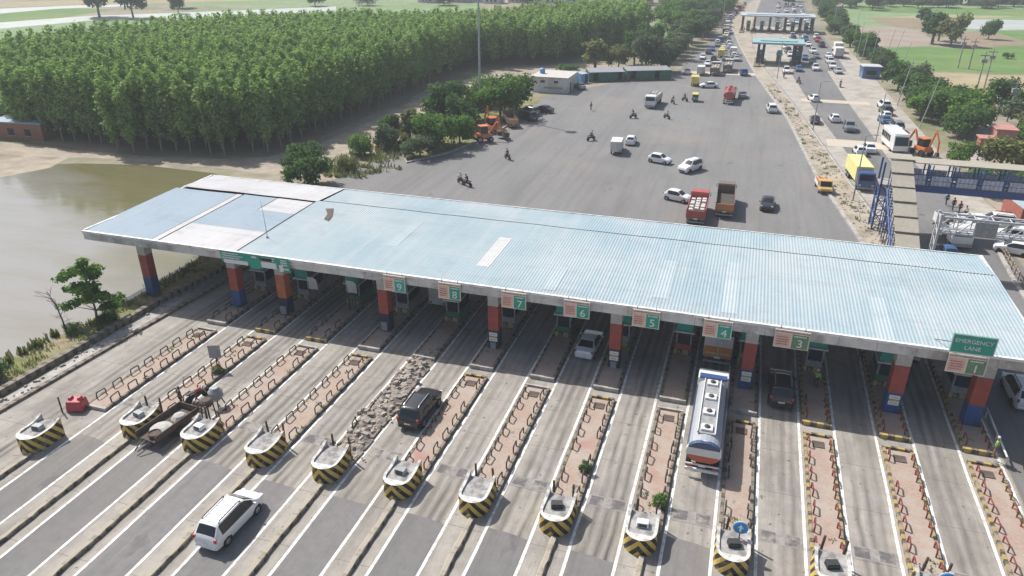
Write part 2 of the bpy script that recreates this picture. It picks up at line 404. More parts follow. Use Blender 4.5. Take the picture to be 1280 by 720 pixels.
def text(name, s, size, mat, parent, loc, rot=(R(90), 0, 0), depth=.01, sx=1.):
    cu = bpy.data.curves.new(name, 'FONT'); cu.body = s; cu.size = size; cu.extrude = depth; cu.align_x = 'CENTER'; cu.align_y = 'CENTER'
    cu.resolution_u = 3
    tmp = bpy.data.objects.new(name, cu); COL.objects.link(tmp)
    bpy.context.view_layer.update()
    me = bpy.data.meshes.new_from_object(tmp.evaluated_get(bpy.context.evaluated_depsgraph_get()))
    bpy.data.objects.remove(tmp); me.materials.clear(); me.materials.append(m[mat])
    o = bpy.data.objects.new(name, me); COL.objects.link(o); o.parent = parent
    o.location = loc; o.rotation_euler = rot; o.scale = (sx, 1, 1); return o

def skinned(name, verts, edges, radii, mat, parent=None, sub=1, root=0):
    me = bpy.data.meshes.new(name); me.from_pydata(verts, edges, []); o = bpy.data.objects.new(name, me); COL.objects.link(o)
    sk = o.modifiers.new('skin', 'SKIN'); sk.use_smooth_shade = True
    for i, r_ in enumerate(radii):
        d = me.skin_vertices[0].data[i]; d.radius = (r_, r_) if not isinstance(r_, tuple) else r_; d.use_root = (i == root)
    if sub: ss = o.modifiers.new('sub', 'SUBSURF'); ss.levels = sub; ss.render_levels = sub
    bpy.context.view_layer.update()
    out = bpy.data.meshes.new_from_object(o.evaluated_get(bpy.context.evaluated_depsgraph_get()))
    bpy.data.objects.remove(o); out.name = name; out.materials.clear(); out.materials.append(m[mat])
    q = bpy.data.objects.new(name, out); COL.objects.link(q)
    if parent: q.parent = parent
    return q

# ------------------------------------------------------------------ world, camera, light
SUN = Vector((-.75, .39, 1)).normalized()
w = bpy.data.worlds.new('World'); scene.world = w; w.use_nodes = True
nt = w.node_tree; bg = nt.nodes['Background']; sky = nt.nodes.new('ShaderNodeTexSky'); sky.sky_type = 'NISHITA'; sky.sun_disc = False
sky.sun_elevation = math.asin(SUN.z); sky.sun_rotation = math.atan2(SUN.x, SUN.y); sky.dust_density = 3.0; sky.air_density = 1.0
nt.links.new(sky.outputs[0], bg.inputs[0]); bg.inputs[1].default_value = .095
sl = bpy.data.lights.new('sun', 'SUN'); sl.energy = 4.0; sl.angle = R(.6); sl.color = (1, .975, .935)
so = bpy.data.objects.new('sun', sl); COL.objects.link(so); so.rotation_euler = SUN.to_track_quat('Z', 'Y').to_euler(); so.location = (-60, 40, 80)
cam = bpy.data.cameras.new('camera'); co = bpy.data.objects.new('camera', cam); COL.objects.link(co); scene.camera = co
cam.sensor_width = 36; cam.lens = 923/1280*36; cam.clip_end = 6000; cam.clip_start = .5
P, Y = math.atan2(440, 923), math.atan2(325, math.hypot(923, 440))
co.location = (0, 0, 33); co.rotation_euler = (math.pi/2-P, 0, Y)
vs = scene.view_settings; vs.view_transform = 'Standard'; vs.look = 'None'; vs.gamma = 1; vs.exposure = EXPOSURE
scene.cycles.max_bounces = 6; scene.cycles.volume_bounces = 0; scene.cycles.transparent_max_bounces = 4

# haze
if HAZE > 0:
    t = NT('pale_haze'); pv = t.n('ShaderNodeVolumePrincipled'); pv.inputs['Color'].default_value = (.86, .90, .94, 1)
    pv.inputs['Density'].default_value = HAZE; t.l(pv.outputs[0], t.out.inputs[1])
    mb = MB(); mb.bbox(-1600, 1600, -600, 2600, -1.6, 42); hz = mb.build('haze', t.m); hz['kind'] = 'stuff'
    hz['label'] = 'thin pale haze over the whole plaza and fields'

# ------------------------------------------------------------------ ground and roads
sheet('ground', [(-1500, -500), (1500, -500), (1500, 2500), (-1500, 2500)], 0, 'soil')
FIELDS = [
 ('fpale', [(30.97, 340.45), (41.63, 452.81), (70.09, 550.54), (215.26, 596.68), (113.02, 299.58), (89.19, 313.56), (63.33, 341.76)]),
 ('fpale', [(-219.37, 175.26), (-282.59, 228.92), (-286.15, 284.78), (-246.64, 350.82), (-146.62, 403.84), (-127.70, 351.48), (-222.38, 297.36), (-230.76, 223.94)]),
 ('fgreen', [(-306.54, 249.24), (-338.30, 276.21), (-349.51, 313.12), (-307.66, 312.05), (-295.52, 263.12)]),
 ('fmist', [(-285.07, 231.02), (-306.54, 249.24), (-293.12, 282.56), (-244.36, 327.58), (-211.01, 362.15), (-199.41, 341.87), (-226.92, 303.60), (-276.26, 265.72)]),
 ('fpale', [(-306.03, 331.95), (-275.28, 392.50), (-180.90, 442.10), (-165.24, 403.55), (-249.53, 355.03)]),
 ('fstraw', [(-373.00, 305.65), (-400.31, 328.83), (-341.40, 377.85), (-280.08, 424.52), (-258.71, 391.56), (-320.83, 348.47)]),
 ('fmist', [(-341.84, 279.21), (-364.69, 298.60), (-345.64, 324.48), (-318.90, 346.32), (-309.60, 335.93), (-337.89, 307.12)]),
 ('fgreen', [(37.37, 275.54), (54.00, 284.88), (64.88, 280.34), (86.06, 301.39), (101.10, 312.78), (79.00, 231.46), (68.20, 231.90), (38.98, 229.36), (32.09, 250.06)]),
 ('fstraw', [(39.61, 226.81), (67.48, 229.08), (78.16, 228.69), (75.26, 189.85), (57.53, 190.35), (42.60, 195.13), (39.05, 204.54)]),
 ('fpink', [(33.19, 338.11), (49.47, 346.33), (59.39, 334.77), (58.37, 303.76), (54.36, 287.07), (36.83, 279.43), (34.25, 296.10)]),
 ('fbrown', [(45.75, 382.58), (66.74, 381.86), (68.94, 349.47), (59.85, 337.76), (48.71, 352.34)]),
 ('fbrown', [(70.45, 327.39), (81.53, 341.81), (90.59, 300.69), (65.74, 284.56)]),
 ('fgreen', [(45.54, 415.24), (74.80, 411.64), (118.00, 413.23), (127.84, 450.47), (77.19, 448.74), (49.50, 444.95)]),
 ('fmist', [(67.42, 348.99), (80.14, 386.12), (121.45, 392.13), (114.39, 357.99), (85.96, 343.22)]),
 ('fgreen', [(85.28, 340.21), (116.43, 355.74), (107.47, 310.36), (89.27, 304.58)]),
 ('fstraw', [(50.88, 384.21), (77.28, 406.26), (113.43, 407.90), (76.79, 385.05)]),
 ('fgreen', [(-45.49, 346.19), (-31.08, 350.76), (-22.82, 303.10), (-33.79, 294.26)]),
]
FN = {'fpale': 'pale_field', 'fgreen': 'crop_field', 'fmist': 'wet_field', 'fstraw': 'straw_field', 'fpink': 'ploughed_field', 'fbrown': 'brown_field'}
for i, (k, pts) in enumerate(FIELDS): sheet(FN[k], pts, .003+.0025*i, k)
# beige track between plantation and the plaza, and the bund along the pond
sheet('earth_track', [(-150, 97), (-150, 90), (-113, 89.5), (-101, 92.6), (-78, 93.6), (-64, 93), (-58, 92), (-57, 100), (-60, 120), (-58, 140), (-52, 160), (-50, 168), (-50, 185), (-44, 200), (-36, 214), (-50, 214), (-66, 199), (-71, 170), (-71, 112), (-75, 101), (-86, 96.5), (-110, 95.5)], .016, 'track')
sheet('verge', [(-57, 112), (-52, 106), (-44.5, 122), (-44, 160), (-51, 168), (-56, 140)], .020, 'grass')
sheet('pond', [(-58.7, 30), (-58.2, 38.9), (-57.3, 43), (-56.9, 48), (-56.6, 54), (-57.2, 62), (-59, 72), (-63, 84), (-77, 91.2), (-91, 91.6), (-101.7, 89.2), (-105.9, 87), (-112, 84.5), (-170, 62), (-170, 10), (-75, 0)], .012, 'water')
sheet('muddy_shore', [(-52.5, 20), (-59.6, 20), (-58.7, 38), (-57.6, 43), (-57.2, 48), (-56.9, 54), (-57.6, 62), (-59.5, 72), (-64, 86), (-58, 92), (-56.5, 76), (-52.5, 60)], .008, 'grass')
sheet('field_bund', [(-114.04, 85.85), (-116.61, 88.03), (-111.37, 90.21), (-107.19, 89.01), (-106.85, 94.80), (-103.72, 85.78), (-106.56, 79.50)], .018, 'track')

medL = [(17.6, 74), (14.85, 91.4), (11.15, 117.8), (7.8, 156.5), (.8, 208), (-5, 262), (-12.98, 349.40), (-10.38, 406.54), (-6.12, 471.84)]
medR = [(21.5, 74), (18.4, 95.4), (15.4, 119), (9.2, 173.6), (1.6, 229.5), (-1.6, 270), (-3.2, 330), (-1.33, 473.36)]
rR = [(31.5, 60), (31.1, 94), (28.5, 110), (26.6, 130), (26.0, 149), (24.6, 187.5), (24, 222), (23.2, 271), (21.4, 331), (21, 480)]
leftE = [(-57, 74), (-57.4, 98), (-55.4, 111.5), (-51.2, 105.5), (-47.2, 113), (-44.6, 125), (-43.6, 150), (-44.5, 165), (-33.8, 185), (-20.2, 201), (-16.4, 258), (-14.1, 306), (-11.7, 393), (-9, 480)]
sheet('asphalt_apron', [(-52, 72.5)]+leftE+medL[::-1]+[(18.5, 72.5)], .024, 'asphalt')
sheet('median', medL+medR[::-1], .028, 'median')
sheet('service_road', medR+rR[::-1]+[(31.5, -30), (20.2, -30), (20.2, 74)], .026, 'rroad')
sheet('road_shoulder', [(x-.1, y) for x, y in rR[1:8]]+[(28.2, 271), (29.5, 222), (30.5, 187), (31.5, 150), (31.8, 130), (33, 110), (36, 94)], .014, 'shoulder')
sheet('road_shoulder', [(18.6, 95.4), (15.6, 119), (9.4, 173.6), (1.8, 229.5), (-1.4, 270), (-3, 330), (16, 330), (14, 300), (13, 240), (9.6, 215), (12.8, 173.6), (18.2, 119), (20.4, 97)], .030, 'shoulder')
sheet('parking_ground', [(31.2, 94), (36, 94), (33, 112), (34, 132), (60, 130), (64, 80), (60, 20), (31.6, 20)], .010, 'track')
sheet('road_shoulder', [(rx-k, y) for (rx, y), k in zip(rR[3:7], (3.6, 3.8, 4.4, 5))]+[(x-.05, y) for x, y in rR[3:7]][::-1], .031, 'shoulder')
for y0, y1, xa, xb in ((137.5, 142.8, 14.0, 26.2), (176.8, 180.2, 11, 25)):
    sheet('cream_band', [(xa, y0), (xb, y0), (xb, y1), (xa, y1)], .034, 'linefar')
sheet('cream_band', [(-18.5, 206), (.8, 208), (.4, 212), (-18.7, 210)], .034, 'linefar')

# toll lanes
XI = [-45.0, -39.7, -34.4, -29.1, -23.85, -18.56, -13.27, -7.98, -2.69, 2.6, 7.9, 13.2, 18.6]
sheet('lane_concrete', [(-51.6, 2), (20.1, 2), (20.1, 74), (-51.6, 74)], .032, 'concrete')
for i in range(len(XI)-1):
    a, b = XI[i]+1.22, XI[i+1]-1.22
    if XI[i] < 6:
        e = 32.6+rnd.uniform(-.4, .5)
        if XI[i] > -4: e = 35.2 if XI[i] < 0 else 31.0
        sheet('asphalt_patch', [(a, 2), (b, 2), (b, e-.15), ((a+b)/2, e+.08), (a, e+.12)], .040, 'asphalt2')
    dy = rnd.uniform(-.25, .25)
    sheet('rumble_strip', [(a+.05, 36.7+dy), (b-.05, 36.7+dy), (b-.05, 37.75+dy), (a+.05, 37.75+dy)], .040, 'rumble_pale')
    for k in range(2):
        xa = a+.3+k*1.38
        sheet('rumble_strip', [(xa, 36.8+dy), (xa+.85, 36.8+dy), (xa+.85, 37.65+dy), (xa, 37.65+dy)], .045, 'rumble')
for x in XI:
    for s_ in (-1, 1):
        if x < -44.5 and s_ < 0: continue
        pts = [(x+s_*(1.24+rnd.uniform(-.025, .025)), 2+j*3.2) for j in range(23)]
        ribbon('lane_line', pts, .19, .047, 'line')
sheet('drain_strip', [(-53.4, 18), (-51.7, 18), (-50.6, 45), (-50.2, 62), (-51, 74), (-53, 74), (-52.9, 50)], .020, 'conc')

# boundary walls and kerbs
w1 = ribbon('retaining_wall', [(-54.3, 20), (-53.8, 34.6), (-53.4, 44.3), (-53.3, 51), (-52.4, 62), (-53, 76)], .55, 0, 'kerb_dark', .55, None, 'low weathered dark stone wall along the edge of the pond', 'wall')
w2 = ribbon('kerb', [(-51.9, 18), (-51.7, 33), (-51.1, 45.4), (-50.4, 57), (-50.6, 74)], .4, 0, 'kerb_dark', .24, None, 'long dirty kerb beside the leftmost toll lane', 'kerb')
ribbon('kerb', [p for p in medL], .45, 0, 'conc', .22, None, 'pale concrete kerb along the left side of the central reservation', 'kerb')
ribbon('kerb', [(18.0, 96), (15.2, 119), (8.9, 173.6), (1.4, 229)], .3, 0, 'conc', .2, None, 'broken kerb between the service road and the rubble median', 'kerb')
ribbon('kerb', [(-55.2, 111.5), (-51.2, 105.3), (-47.0, 113), (-44.4, 125), (-43.4, 140)], .4, 0, 'conc', .25, None, 'curved stone kerb round the planted corner of the asphalt', 'kerb')

# rubble on the median and on the broken island
def stones(name, n, fx, label, mat='rubble', s0=.12, s1=.42, kind='stuff'):
    mb = MB(); r_ = random.Random(n)
    for _ in range(n):
        x, y, z = fx(r_); s_ = r_.uniform(s0, s1)
        b0 = len(mb.v); mb.box(x, y, z+s_*.25, s_*r_.uniform(.8, 1.8), s_*r_.uniform(.7, 1.3), s_*r_.uniform(.4, .9), r_.uniform(0, 3.1), r_.uniform(.6, .9), r_.uniform(-.35, .35))
    o = mb.build(name, mat); tag(o, label, None, None, kind); return o
def medpt(r_):
    y = 78+(r_.random()**1.5)*120
    def ip(P_):
        for a, b in zip(P_, P_[1:]):
            if a[1] <= y <= b[1]: return a[0]+(b[0]-a[0])*(y-a[1])/(b[1]-a[1])
    a, b = ip(medL), ip(medR); return (a+.5+(b-a-.9)*r_.random(), y, .03)
stones('rubble', 900, medpt, 'scattered pale rubble and stones along the central reservation', s0=.05, s1=.22)
stones('rubble', 230, lambda r_: (-23.85+r_.gauss(0, .55), r_.uniform(35.6, 51.5), .08+.14*r_.random()), 'broken kerb stones and rubble heaped on the wrecked island', s0=.05, s1=.42)
stones('rubble', 60, lambda r_: (-52.6+r_.uniform(-.5, .5)+.05*r_.random(), r_.uniform(28, 52), .03), 'loose stones lying in the roadside drain', s0=.08, s1=.25)

# ------------------------------------------------------------------ toll islands
PH = ['the leftmost island', 'the island behind the cement cart', 'the third island from the left', 'the island left of the rubble one', 'the wrecked rubble island',
      'the island right of the black four wheel drive', 'the island left of the silver saloon', 'the island right of the silver saloon', 'the island left of the silver tanker',
      'the island right of the silver tanker', 'the island right of the shaded black car', 'the second island from the right', 'the rightmost island']
def hoop_mb():
    mb = MB(); q = [(0, -.42, 0), (0, -.42, .42), (0, -.33, .52), (0, .33, .52), (0, .42, .42), (0, .42, 0)]
    mb.path(q, .052, 6); return mb
hoops = {k: hoop_mb().build('hoop_guard', k) for k in ('steel_dark', 'steel_red')}
for o in hoops.values(): o.location = (0, -300, 0)
used_hoop = {k: False for k in hoops}
def put_hoop(k, loc, rz, label, group, tilt=0):
    if used_hoop[k]: o = hoops[k].copy(); COL.objects.link(o)
    else: o = hoops[k]; used_hoop[k] = True
    o.location = loc; o.rotation_euler = (tilt, 0, rz); tag(o, label, 'guard rail', group)

for i, x in enumerate(XI):
    right = x > 5
    km = 'kerb_yel' if right else 'kerb_dark'
    # front island (open air)
    ya, yb = (35.4, 48.5)
    is_ = thing('traffic_island', 'paved front stretch of '+PH[i]+(', littered with stones' if i == 4 else ''), 'traffic island', (x, 0, 0))
    for s_ in (-1, 1):
        mb = MB()
        if i == 4:
            for k in range(9):
                y0 = ya+.3+k*1.45; mb.box(s_*(1.0+rnd.uniform(-.1, .1)), y0+.6, .1+rnd.uniform(-.04, .03), .2, 1.3, .2, rnd.uniform(-.09, .09))
        else: mb.bbox(s_*.90-.1, s_*.90+.1, ya+.2, yb, 0, .26)
        mb.build('kerb', km, is_)
    mb = MB()
    if i == 4:
        nx, ny = 12, 70; G_ = []
        for b_ in range(ny+1):
            for a_ in range(nx+1):
                e_ = min(a_, nx-a_)/nx*2; G_.append((-1.15+2.3*a_/nx+rnd.uniform(-.05, .05), ya+.3+(yb+1.2-ya)*b_/ny, .035+min(1, e_*2.2)*(.10+.09*math.sin(b_*.5+a_)+rnd.random()*.16)))
        mb.add(G_, [(b_*(nx+1)+a_, b_*(nx+1)+a_+1, (b_+1)*(nx+1)+a_+1, (b_+1)*(nx+1)+a_) for b_ in range(ny) for a_ in range(nx)]); mb.build('broken_paving', 'debris', is_)
    else: mb.bbox(-.8, .8, ya+.2, yb-.2, 0, .22); mb.build('paving', 'paver', is_)
    for y_ in ((ya, yb) if i != 4 else (ya,)): MB().bbox(-1.0, 1.0, y_, y_+.2, 0, .3).build('end_kerb', 'kerb_end' if right or i % 2 else 'conc', is_)
    if i != 4:
        mb = MB(); mb.bbox(-.42, .38, yb-1.5, yb-.75, .22, .27); mb.build('manhole_cover', 'rust', is_)
    # rear island under the canopy
    ib = thing('traffic_island', 'shaded stretch of '+PH[i], 'traffic island', (x, 0, 0))
    for s_ in (-1, 1):
        mb = MB(); mb.bbox(s_*.92-.1, s_*.92+.1, 50.1, 73, 0, .32); mb.build('kerb', km, ib)
    mb = MB(); mb.bbox(-.82, .82, 50.1, 73, 0, .28); mb.build('paving', 'paver', ib)
    mb = MB(); mb.bbox(-1.02, 1.02, 49.85, 50.1, 0, .36); mb.build('end_kerb', 'kerb_end' if right or i in (1, 2) else 'conc', ib)
    # hoops
    hm = 'steel_red' if right else 'steel_dark'
    if i != 4:
        for s_ in (-1, 1):
            for k in range(7):
                y = 36.9+k*1.72+rnd.uniform(-.12, .12)
                if rnd.random() < .06 or (i in (1, 2) and k == 0 and s_ < 0): continue
                put_hoop(hm, (x+s_*.70+rnd.uniform(-.04, .04), y, .2), rnd.uniform(-.09, .09), ('small rust red' if right else 'small dark steel')+' hoop guard on '+PH[i], 'hoop guards on '+PH[i], rnd.uniform(-.06, .06))
    else:
        put_hoop(hm, (x-1.05, 39.6, .1), .2, 'lone dark hoop guard rail left standing on the wrecked rubble island', None, .1)
        del_last = None
    if i in (0, 1, 2, 10, 11, 12):
        for s_ in (-1, 1):
            for k in range(2): put_hoop(hm, (x+s_*.70, 50.9+k*1.8, .27), 0, ('small rust red' if right else 'small dark steel')+' shaded hoop guard on '+PH[i], 'shaded hoop guards on '+PH[i])
    # kerb divider running towards the camera
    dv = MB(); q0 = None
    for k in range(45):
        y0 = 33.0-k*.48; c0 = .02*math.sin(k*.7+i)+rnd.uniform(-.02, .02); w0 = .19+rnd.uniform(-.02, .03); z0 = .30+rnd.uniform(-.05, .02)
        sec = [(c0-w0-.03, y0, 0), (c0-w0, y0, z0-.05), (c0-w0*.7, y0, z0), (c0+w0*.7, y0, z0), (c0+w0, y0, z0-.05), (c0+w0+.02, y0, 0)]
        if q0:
            for j in range(5): dv.cur = 1 if j > 2 else 0; dv.add([q0[j], q0[j+1], sec[j+1], sec[j]], [(3, 2, 1, 0)])  # right-hand faces take the dark kerb colour: shade painted on that side
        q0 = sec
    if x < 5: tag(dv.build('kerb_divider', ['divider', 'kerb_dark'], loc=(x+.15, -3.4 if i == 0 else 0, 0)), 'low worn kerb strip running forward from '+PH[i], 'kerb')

# crash blocks
def crash_block_parts(root):
    path = []
    Ln = 2.6; r0 = .96
    for k in range(6): path.append((r0, Ln-(Ln-r0)*k/6))
    for k in range(0, 13):
        a = math.pi*k/12; path.append((r0*math.cos(a), r0-r0*math.sin(a)))
    for k in range(1, 7): path.append((-r0, r0+(Ln-r0)*k/6))
    def h(y): q = max(0, (y-1.7)/(Ln-1.7)); return 1.26+.28*q**1.5
    n = len(path); acc = [0]
    for a, b in zip(path, path[1:]): acc.append(acc[-1]+math.hypot(b[0]-a[0], b[1]-a[1]))
    mid = acc[-1]/2
    mb = MB(); mb.add([(x*1.02, y, 0) for x, y in path]+[(x, y, h(y)) for x, y in path], [(i+1, i, n+i, n+i+1) for i in range(n-1)])
    # wall thickness: ends and back closed by the white rim mesh
    o = mb.build('striped_wall', 'chevron', root)
    uvl = o.data.uv_layers.new(name='uv')
    for poly in o.data.polygons:
        for li in poly.loop_indices:
            vi = o.data.loops[li].vertex_index; k = vi % n
            uvl.data[li].uv = (abs(acc[k]-mid), o.data.vertices[vi].co.z)
    inn = [(x*.80, .2+(y-.2)*1.0 if y > .9 else .2+y*.78) for x, y in path]; inn = [(x, min(y, Ln)) for x, y in inn]
    rim = MB()
    top = [(x, y, h(y)) for x, y in path]; it = [(x, y, h(y)) for x, y in inn]; ib = [(x, y, 1.0) for x, y in inn]
    rim.add(top+it+ib, [(i, n+i, n+i+1, i+1) for i in range(n-1)]+[(n+i, 2*n+i, 2*n+i+1, n+i+1) for i in range(n-1)])
    for k in (0, n-1):
        x, y = path[k]; xi, yi = inn[k]
        rim.add([(x, y+.001, 0), (xi, y+.001, 0), (xi, y+.001, h(y)), (x, y+.001, h(y))], [(0, 1, 2, 3) if k else (3, 2, 1, 0)])
    rim.build('rim', 'rim_paint', root)
    cap = [(x*.99, y) for x, y in inn if y < .75]; MB().prism(cap, 1.0, 1.24).build('nose_cap', 'rim_paint', root)
    fl = MB(); fl.prism(inn, 0, 1.14); fl.build('fill', 'conc_top', root)
cb = thing('crash_block', '', 'crash block', (0, 0, 0)); crash_block_parts(cb)
CBL = ['striped crash block nearest the pond, standing ahead of the others', 'striped crash block half hidden behind the cement cart', 'striped crash block just right of the cement cart',
       'striped crash block left of the one facing the rubble island', 'striped crash block in front of the wrecked rubble island', 'striped crash block right of the one facing the rubble island',
       'plain striped crash block below the island left of the silver saloon', 'striped crash block below the island right of the silver saloon', 'striped crash block carrying a white box, left of the tanker lane',
       'striped crash block with a whole round blue sign, right of the tanker', 'striped crash block cut by the bottom edge, without any sign', 'striped crash block behind a blue disc sign at the bottom right']
for i, x in enumerate(XI[:12]):
    loc = (x-.1 if i else -45.5, 33.15 if i else 29.6, 0)
    if i == 0: cb.location = loc; cb['label'] = CBL[0]
    else: dup(cb, loc, rnd.uniform(-.03, .03), CBL[i])
# odd boxes left on the blocks
for i, c_ in ((2, 'white_clean'), (1, 'steel_grey'), (5, 'steel_grey'), (8, 'white_clean'), (9, 'black_plastic'), (10, 'black_plastic'), (7, 'black_plastic'), (0, 'steel_grey')):
    x = XI[i]; mb = MB(); mb.box(0, 0, .16, .75, .5, .32, 0, .9); 
    b = mb.build('lamp_box', c_, None, bevel=.02, loc=(x-.1 if i else -45.5, 34.6 if i else 31.1, 1.15), rz=rnd.uniform(-.3, .3))
    mb = MB(); mb.box(0, -.256, .16, .5, .012, .2); mb.build('lens', 'glass', b)
    tag(b, ('white' if c_ == 'white_clean' else 'grey' if c_ == 'steel_grey' else 'black')+' lamp box on the block at '+PH[i], 'lamp box')

# height gauge posts with yellow and black foot rail
def post_pair(i, x, y, lean, yel):
    g = thing('post_pair', 'dark post pair fronting '+PH[i], 'posts', (x, y, .2))
    for s_ in (-1, 1):
        mb = MB(); l_ = lean+rnd.uniform(-.06, .06); mb.tube((s_*.62, 0, 0), (s_*.62+l_, rnd.uniform(-.05, .15), 1.7), .085, .075, 8); mb.build('post', 'steel_dark', g)
    mb = MB(); mb.box(0, -.1, .14, 1.7, .1, .22); mb.build('foot_rail', 'kerb_end' if yel else 'steel_dark', g)
for i in (1, 2, 3, 4, 6, 7, 8, 9, 10, 11):
    post_pair(i, XI[i], 36.0, .12 if i > 8 else -.05, i in (9, 10, 11))

# round blue arrow signs
def arrow_sign(x, y, label):
    g = thing('arrow_sign', label, 'traffic sign', (x, y, .2))
    mb = MB(); mb.tube((0, 0, 0), (0, 0, 1.75), .04, n=8); mb.build('pole', 'steel_dark', g)
    mb = MB(); mb.lathe([(.40, -.02), (.40, .02)], 24, (0, -.09, 1.75), 'Y'); d = mb.build('disc', 'sign_blue', g)
    mb = MB(); mb.lathe([(.455, -.012), (.455, .012)], 24, (0, -.055, 1.75), 'Y'); mb.build('border', 'sign_white', d)
    mb = MB(); mb.add([(-.06, -.12, 1.5), (.06, -.12, 1.5), (.06, -.12, 1.78), (.2, -.12, 1.70), (0, -.12, 2.03), (-.2, -.12, 1.70), (-.06, -.12, 1.78)], [tuple(range(7))]); mb.build('arrow', 'sign_white', d)
arrow_sign(2.75, 35.3, 'round blue disc sign with white arrow on the block right of the tanker')
arrow_sign(13.45, 34.7, 'round blue disc sign with white arrow at the very bottom right')

# ------------------------------------------------------------------ the canopy
CX0, CX1, CY0, CYR, CY1 = -61.6, 22.1, 52.6, 67.0, 72.3
can = thing('toll_canopy', 'long toll plaza canopy with pale blue corrugated roof on red and blue columns', 'canopy', (0, 0, 0))
def zroof(y): return 6.5+(y-CY0)/(CYR-CY0)*.36 if y <= CYR else 6.78-(y-CYR)/(CY1-CYR)*.26
def corr(name, x0, x1, y0, y1, mat, dz=0.):
    pitch = .27; mb = MB(); xs = []
    k0 = math.floor(x0/pitch); k = k0
    while k*pitch < x1:
        for f_, h_ in ((0, 0), (.36, 0), (.5, 1), (.86, 1)):
            xx = k*pitch+f_*pitch
            if x0 <= xx <= x1: xs.append((xx, h_*.022))
        k += 1
    ny = max(1, int((y1-y0)/3)); ys = [y0+(y1-y0)*j/ny for j in range(ny+1)]
    n = len(xs); V = [(x, y, zroof(y)+h_+dz+(.012*math.sin(x*.9)+.012*math.sin(x*.37+y*.6))) for y in ys for x, h_ in xs]
    mb.add(V, [(j*n+i, j*n+i+1, (j+1)*n+i+1, (j+1)*n+i) for j in range(ny) for i in range(n-1)])
    return mb.build(name, mat, can)
corr('roof_sheeting', -43.7, CX1, CY0-.05, CYR, 'roof_main')
corr('roof_sheeting', -43.3, CX1, CYR+.40, CY1, 'roof_main')
corr('roof_sheeting', CX0, -53.45, CY0-.05, 66.2, 'roof_blue')
corr('roof_sheeting', -53.45, -52.6, CY0-.05, 66.2, 'roof_white', .02)
corr('roof_sheeting', -52.6, -43.75, CY0-.05, 57.6, 'roof_white')
corr('roof_sheeting', -52.6, -43.75, 57.6, 62.7, 'roof_blue', .01)
corr('roof_sheeting', -52.6, -48.3, 62.7, 66.4, 'roof_blue')
corr('roof_sheeting', -48.3, -43.75, 62.7, 66.4, 'roof_white')
corr('roof_sheeting', CX0+.4, -43.4, 66.75, CY1, 'roof_white', .03)
for x0, x1, y0, y1, k in ((-21.3, -19.9, 56.2, 63.0, 'roof_white'), (-5.4, -4.1, 54.6, 62.2, 'roof_pale'), (.0, 1.3, 53.6, 63.4, 'roof_pale'), (11.2, 12.5, 52.7, 59.8, 'roof_pale'), (-31, -29.8, 58, 64.5, 'roof_pale'), (-14.4, -13.2, 53.4, 58, 'roof_pale')):
    corr('patch_sheet', x0, x1, y0, y1, k, .02)
mb = MB(); mb.add([(CX0+.2, 66.0, 6.62), (CX1-.1, 66.0, 6.62), (CX1-.1, 67.9, 6.62), (CX0+.2, 67.9, 6.62)], [(0, 1, 2, 3)]); mb.build('ridge_gap', 'dark', can)
# torn hole in the sheeting
mb = MB(); mb.add([(-41.4, 64.9, 6.88), (-40.6, 65.2, 6.89), (-39.6, 63.2, 6.85), (-39.3, 61.9, 6.82), (-40.0, 62.2, 6.82), (-40.4, 63.6, 6.85)], [tuple(range(6))]); mb.build('torn_hole', 'rust', can)
mb = MB()  # fascia boxes on the four sides, in panels
x = CX0
while x < CX1-.1:
    x2 = min(x+2.6, CX1); mb.bbox(x+.012, x2-.012, CY0, CY0+.12, 5.62, 6.355); x = x2
mb.build('fascia', 'fascia', can)
mb = MB(); mb.bbox(CX0, CX1, CY0-.10, CY0+.16, 6.36, 6.56); mb.bbox(CX0, CX0+.2, CY0+.16, CY1, 6.46, 6.62); mb.bbox(CX1-.2, CX1+.04, CY0+.16, CY1, 6.50, 6.66); mb.bbox(CX0+.2, CX1-.2, CY1, CY1+.12, 6.44, 6.6); mb.build('roof_edge', 'whitepaint', can)
mb = MB(); mb.bbox(CX0+.02, CX0+.14, CY0+.14, CY1, 5.58, 6.45); mb.bbox(CX1-.14, CX1-.02, CY0+.14, CY1, 5.58, 6.49); mb.bbox(CX0+.15, CX1-.15, CY1-.12, CY1-.01, 5.58, 6.43); mb.build('side_fascia', 'fascia', can)
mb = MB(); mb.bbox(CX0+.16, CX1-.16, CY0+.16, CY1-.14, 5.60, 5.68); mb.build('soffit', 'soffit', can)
COLS = [(-55.4, 'column_red', 'column_blue', 0), (-45.0, 'column_red', 'column_blue', 0), (-39.7, 'column_orange', 'column_navy', 1), (-29.1, 'column_red', 'column_navy', 1), (-18.6, 'column_red', 'column_navy', 2),
        (-7.98, 'column_red', 'column_navy', 2), (2.6, 'column_red', 'column_blue', 2), (13.3, 'column_red', 'column_blue', 2), (18.7, 'column_red', 'column_blue', 0)]
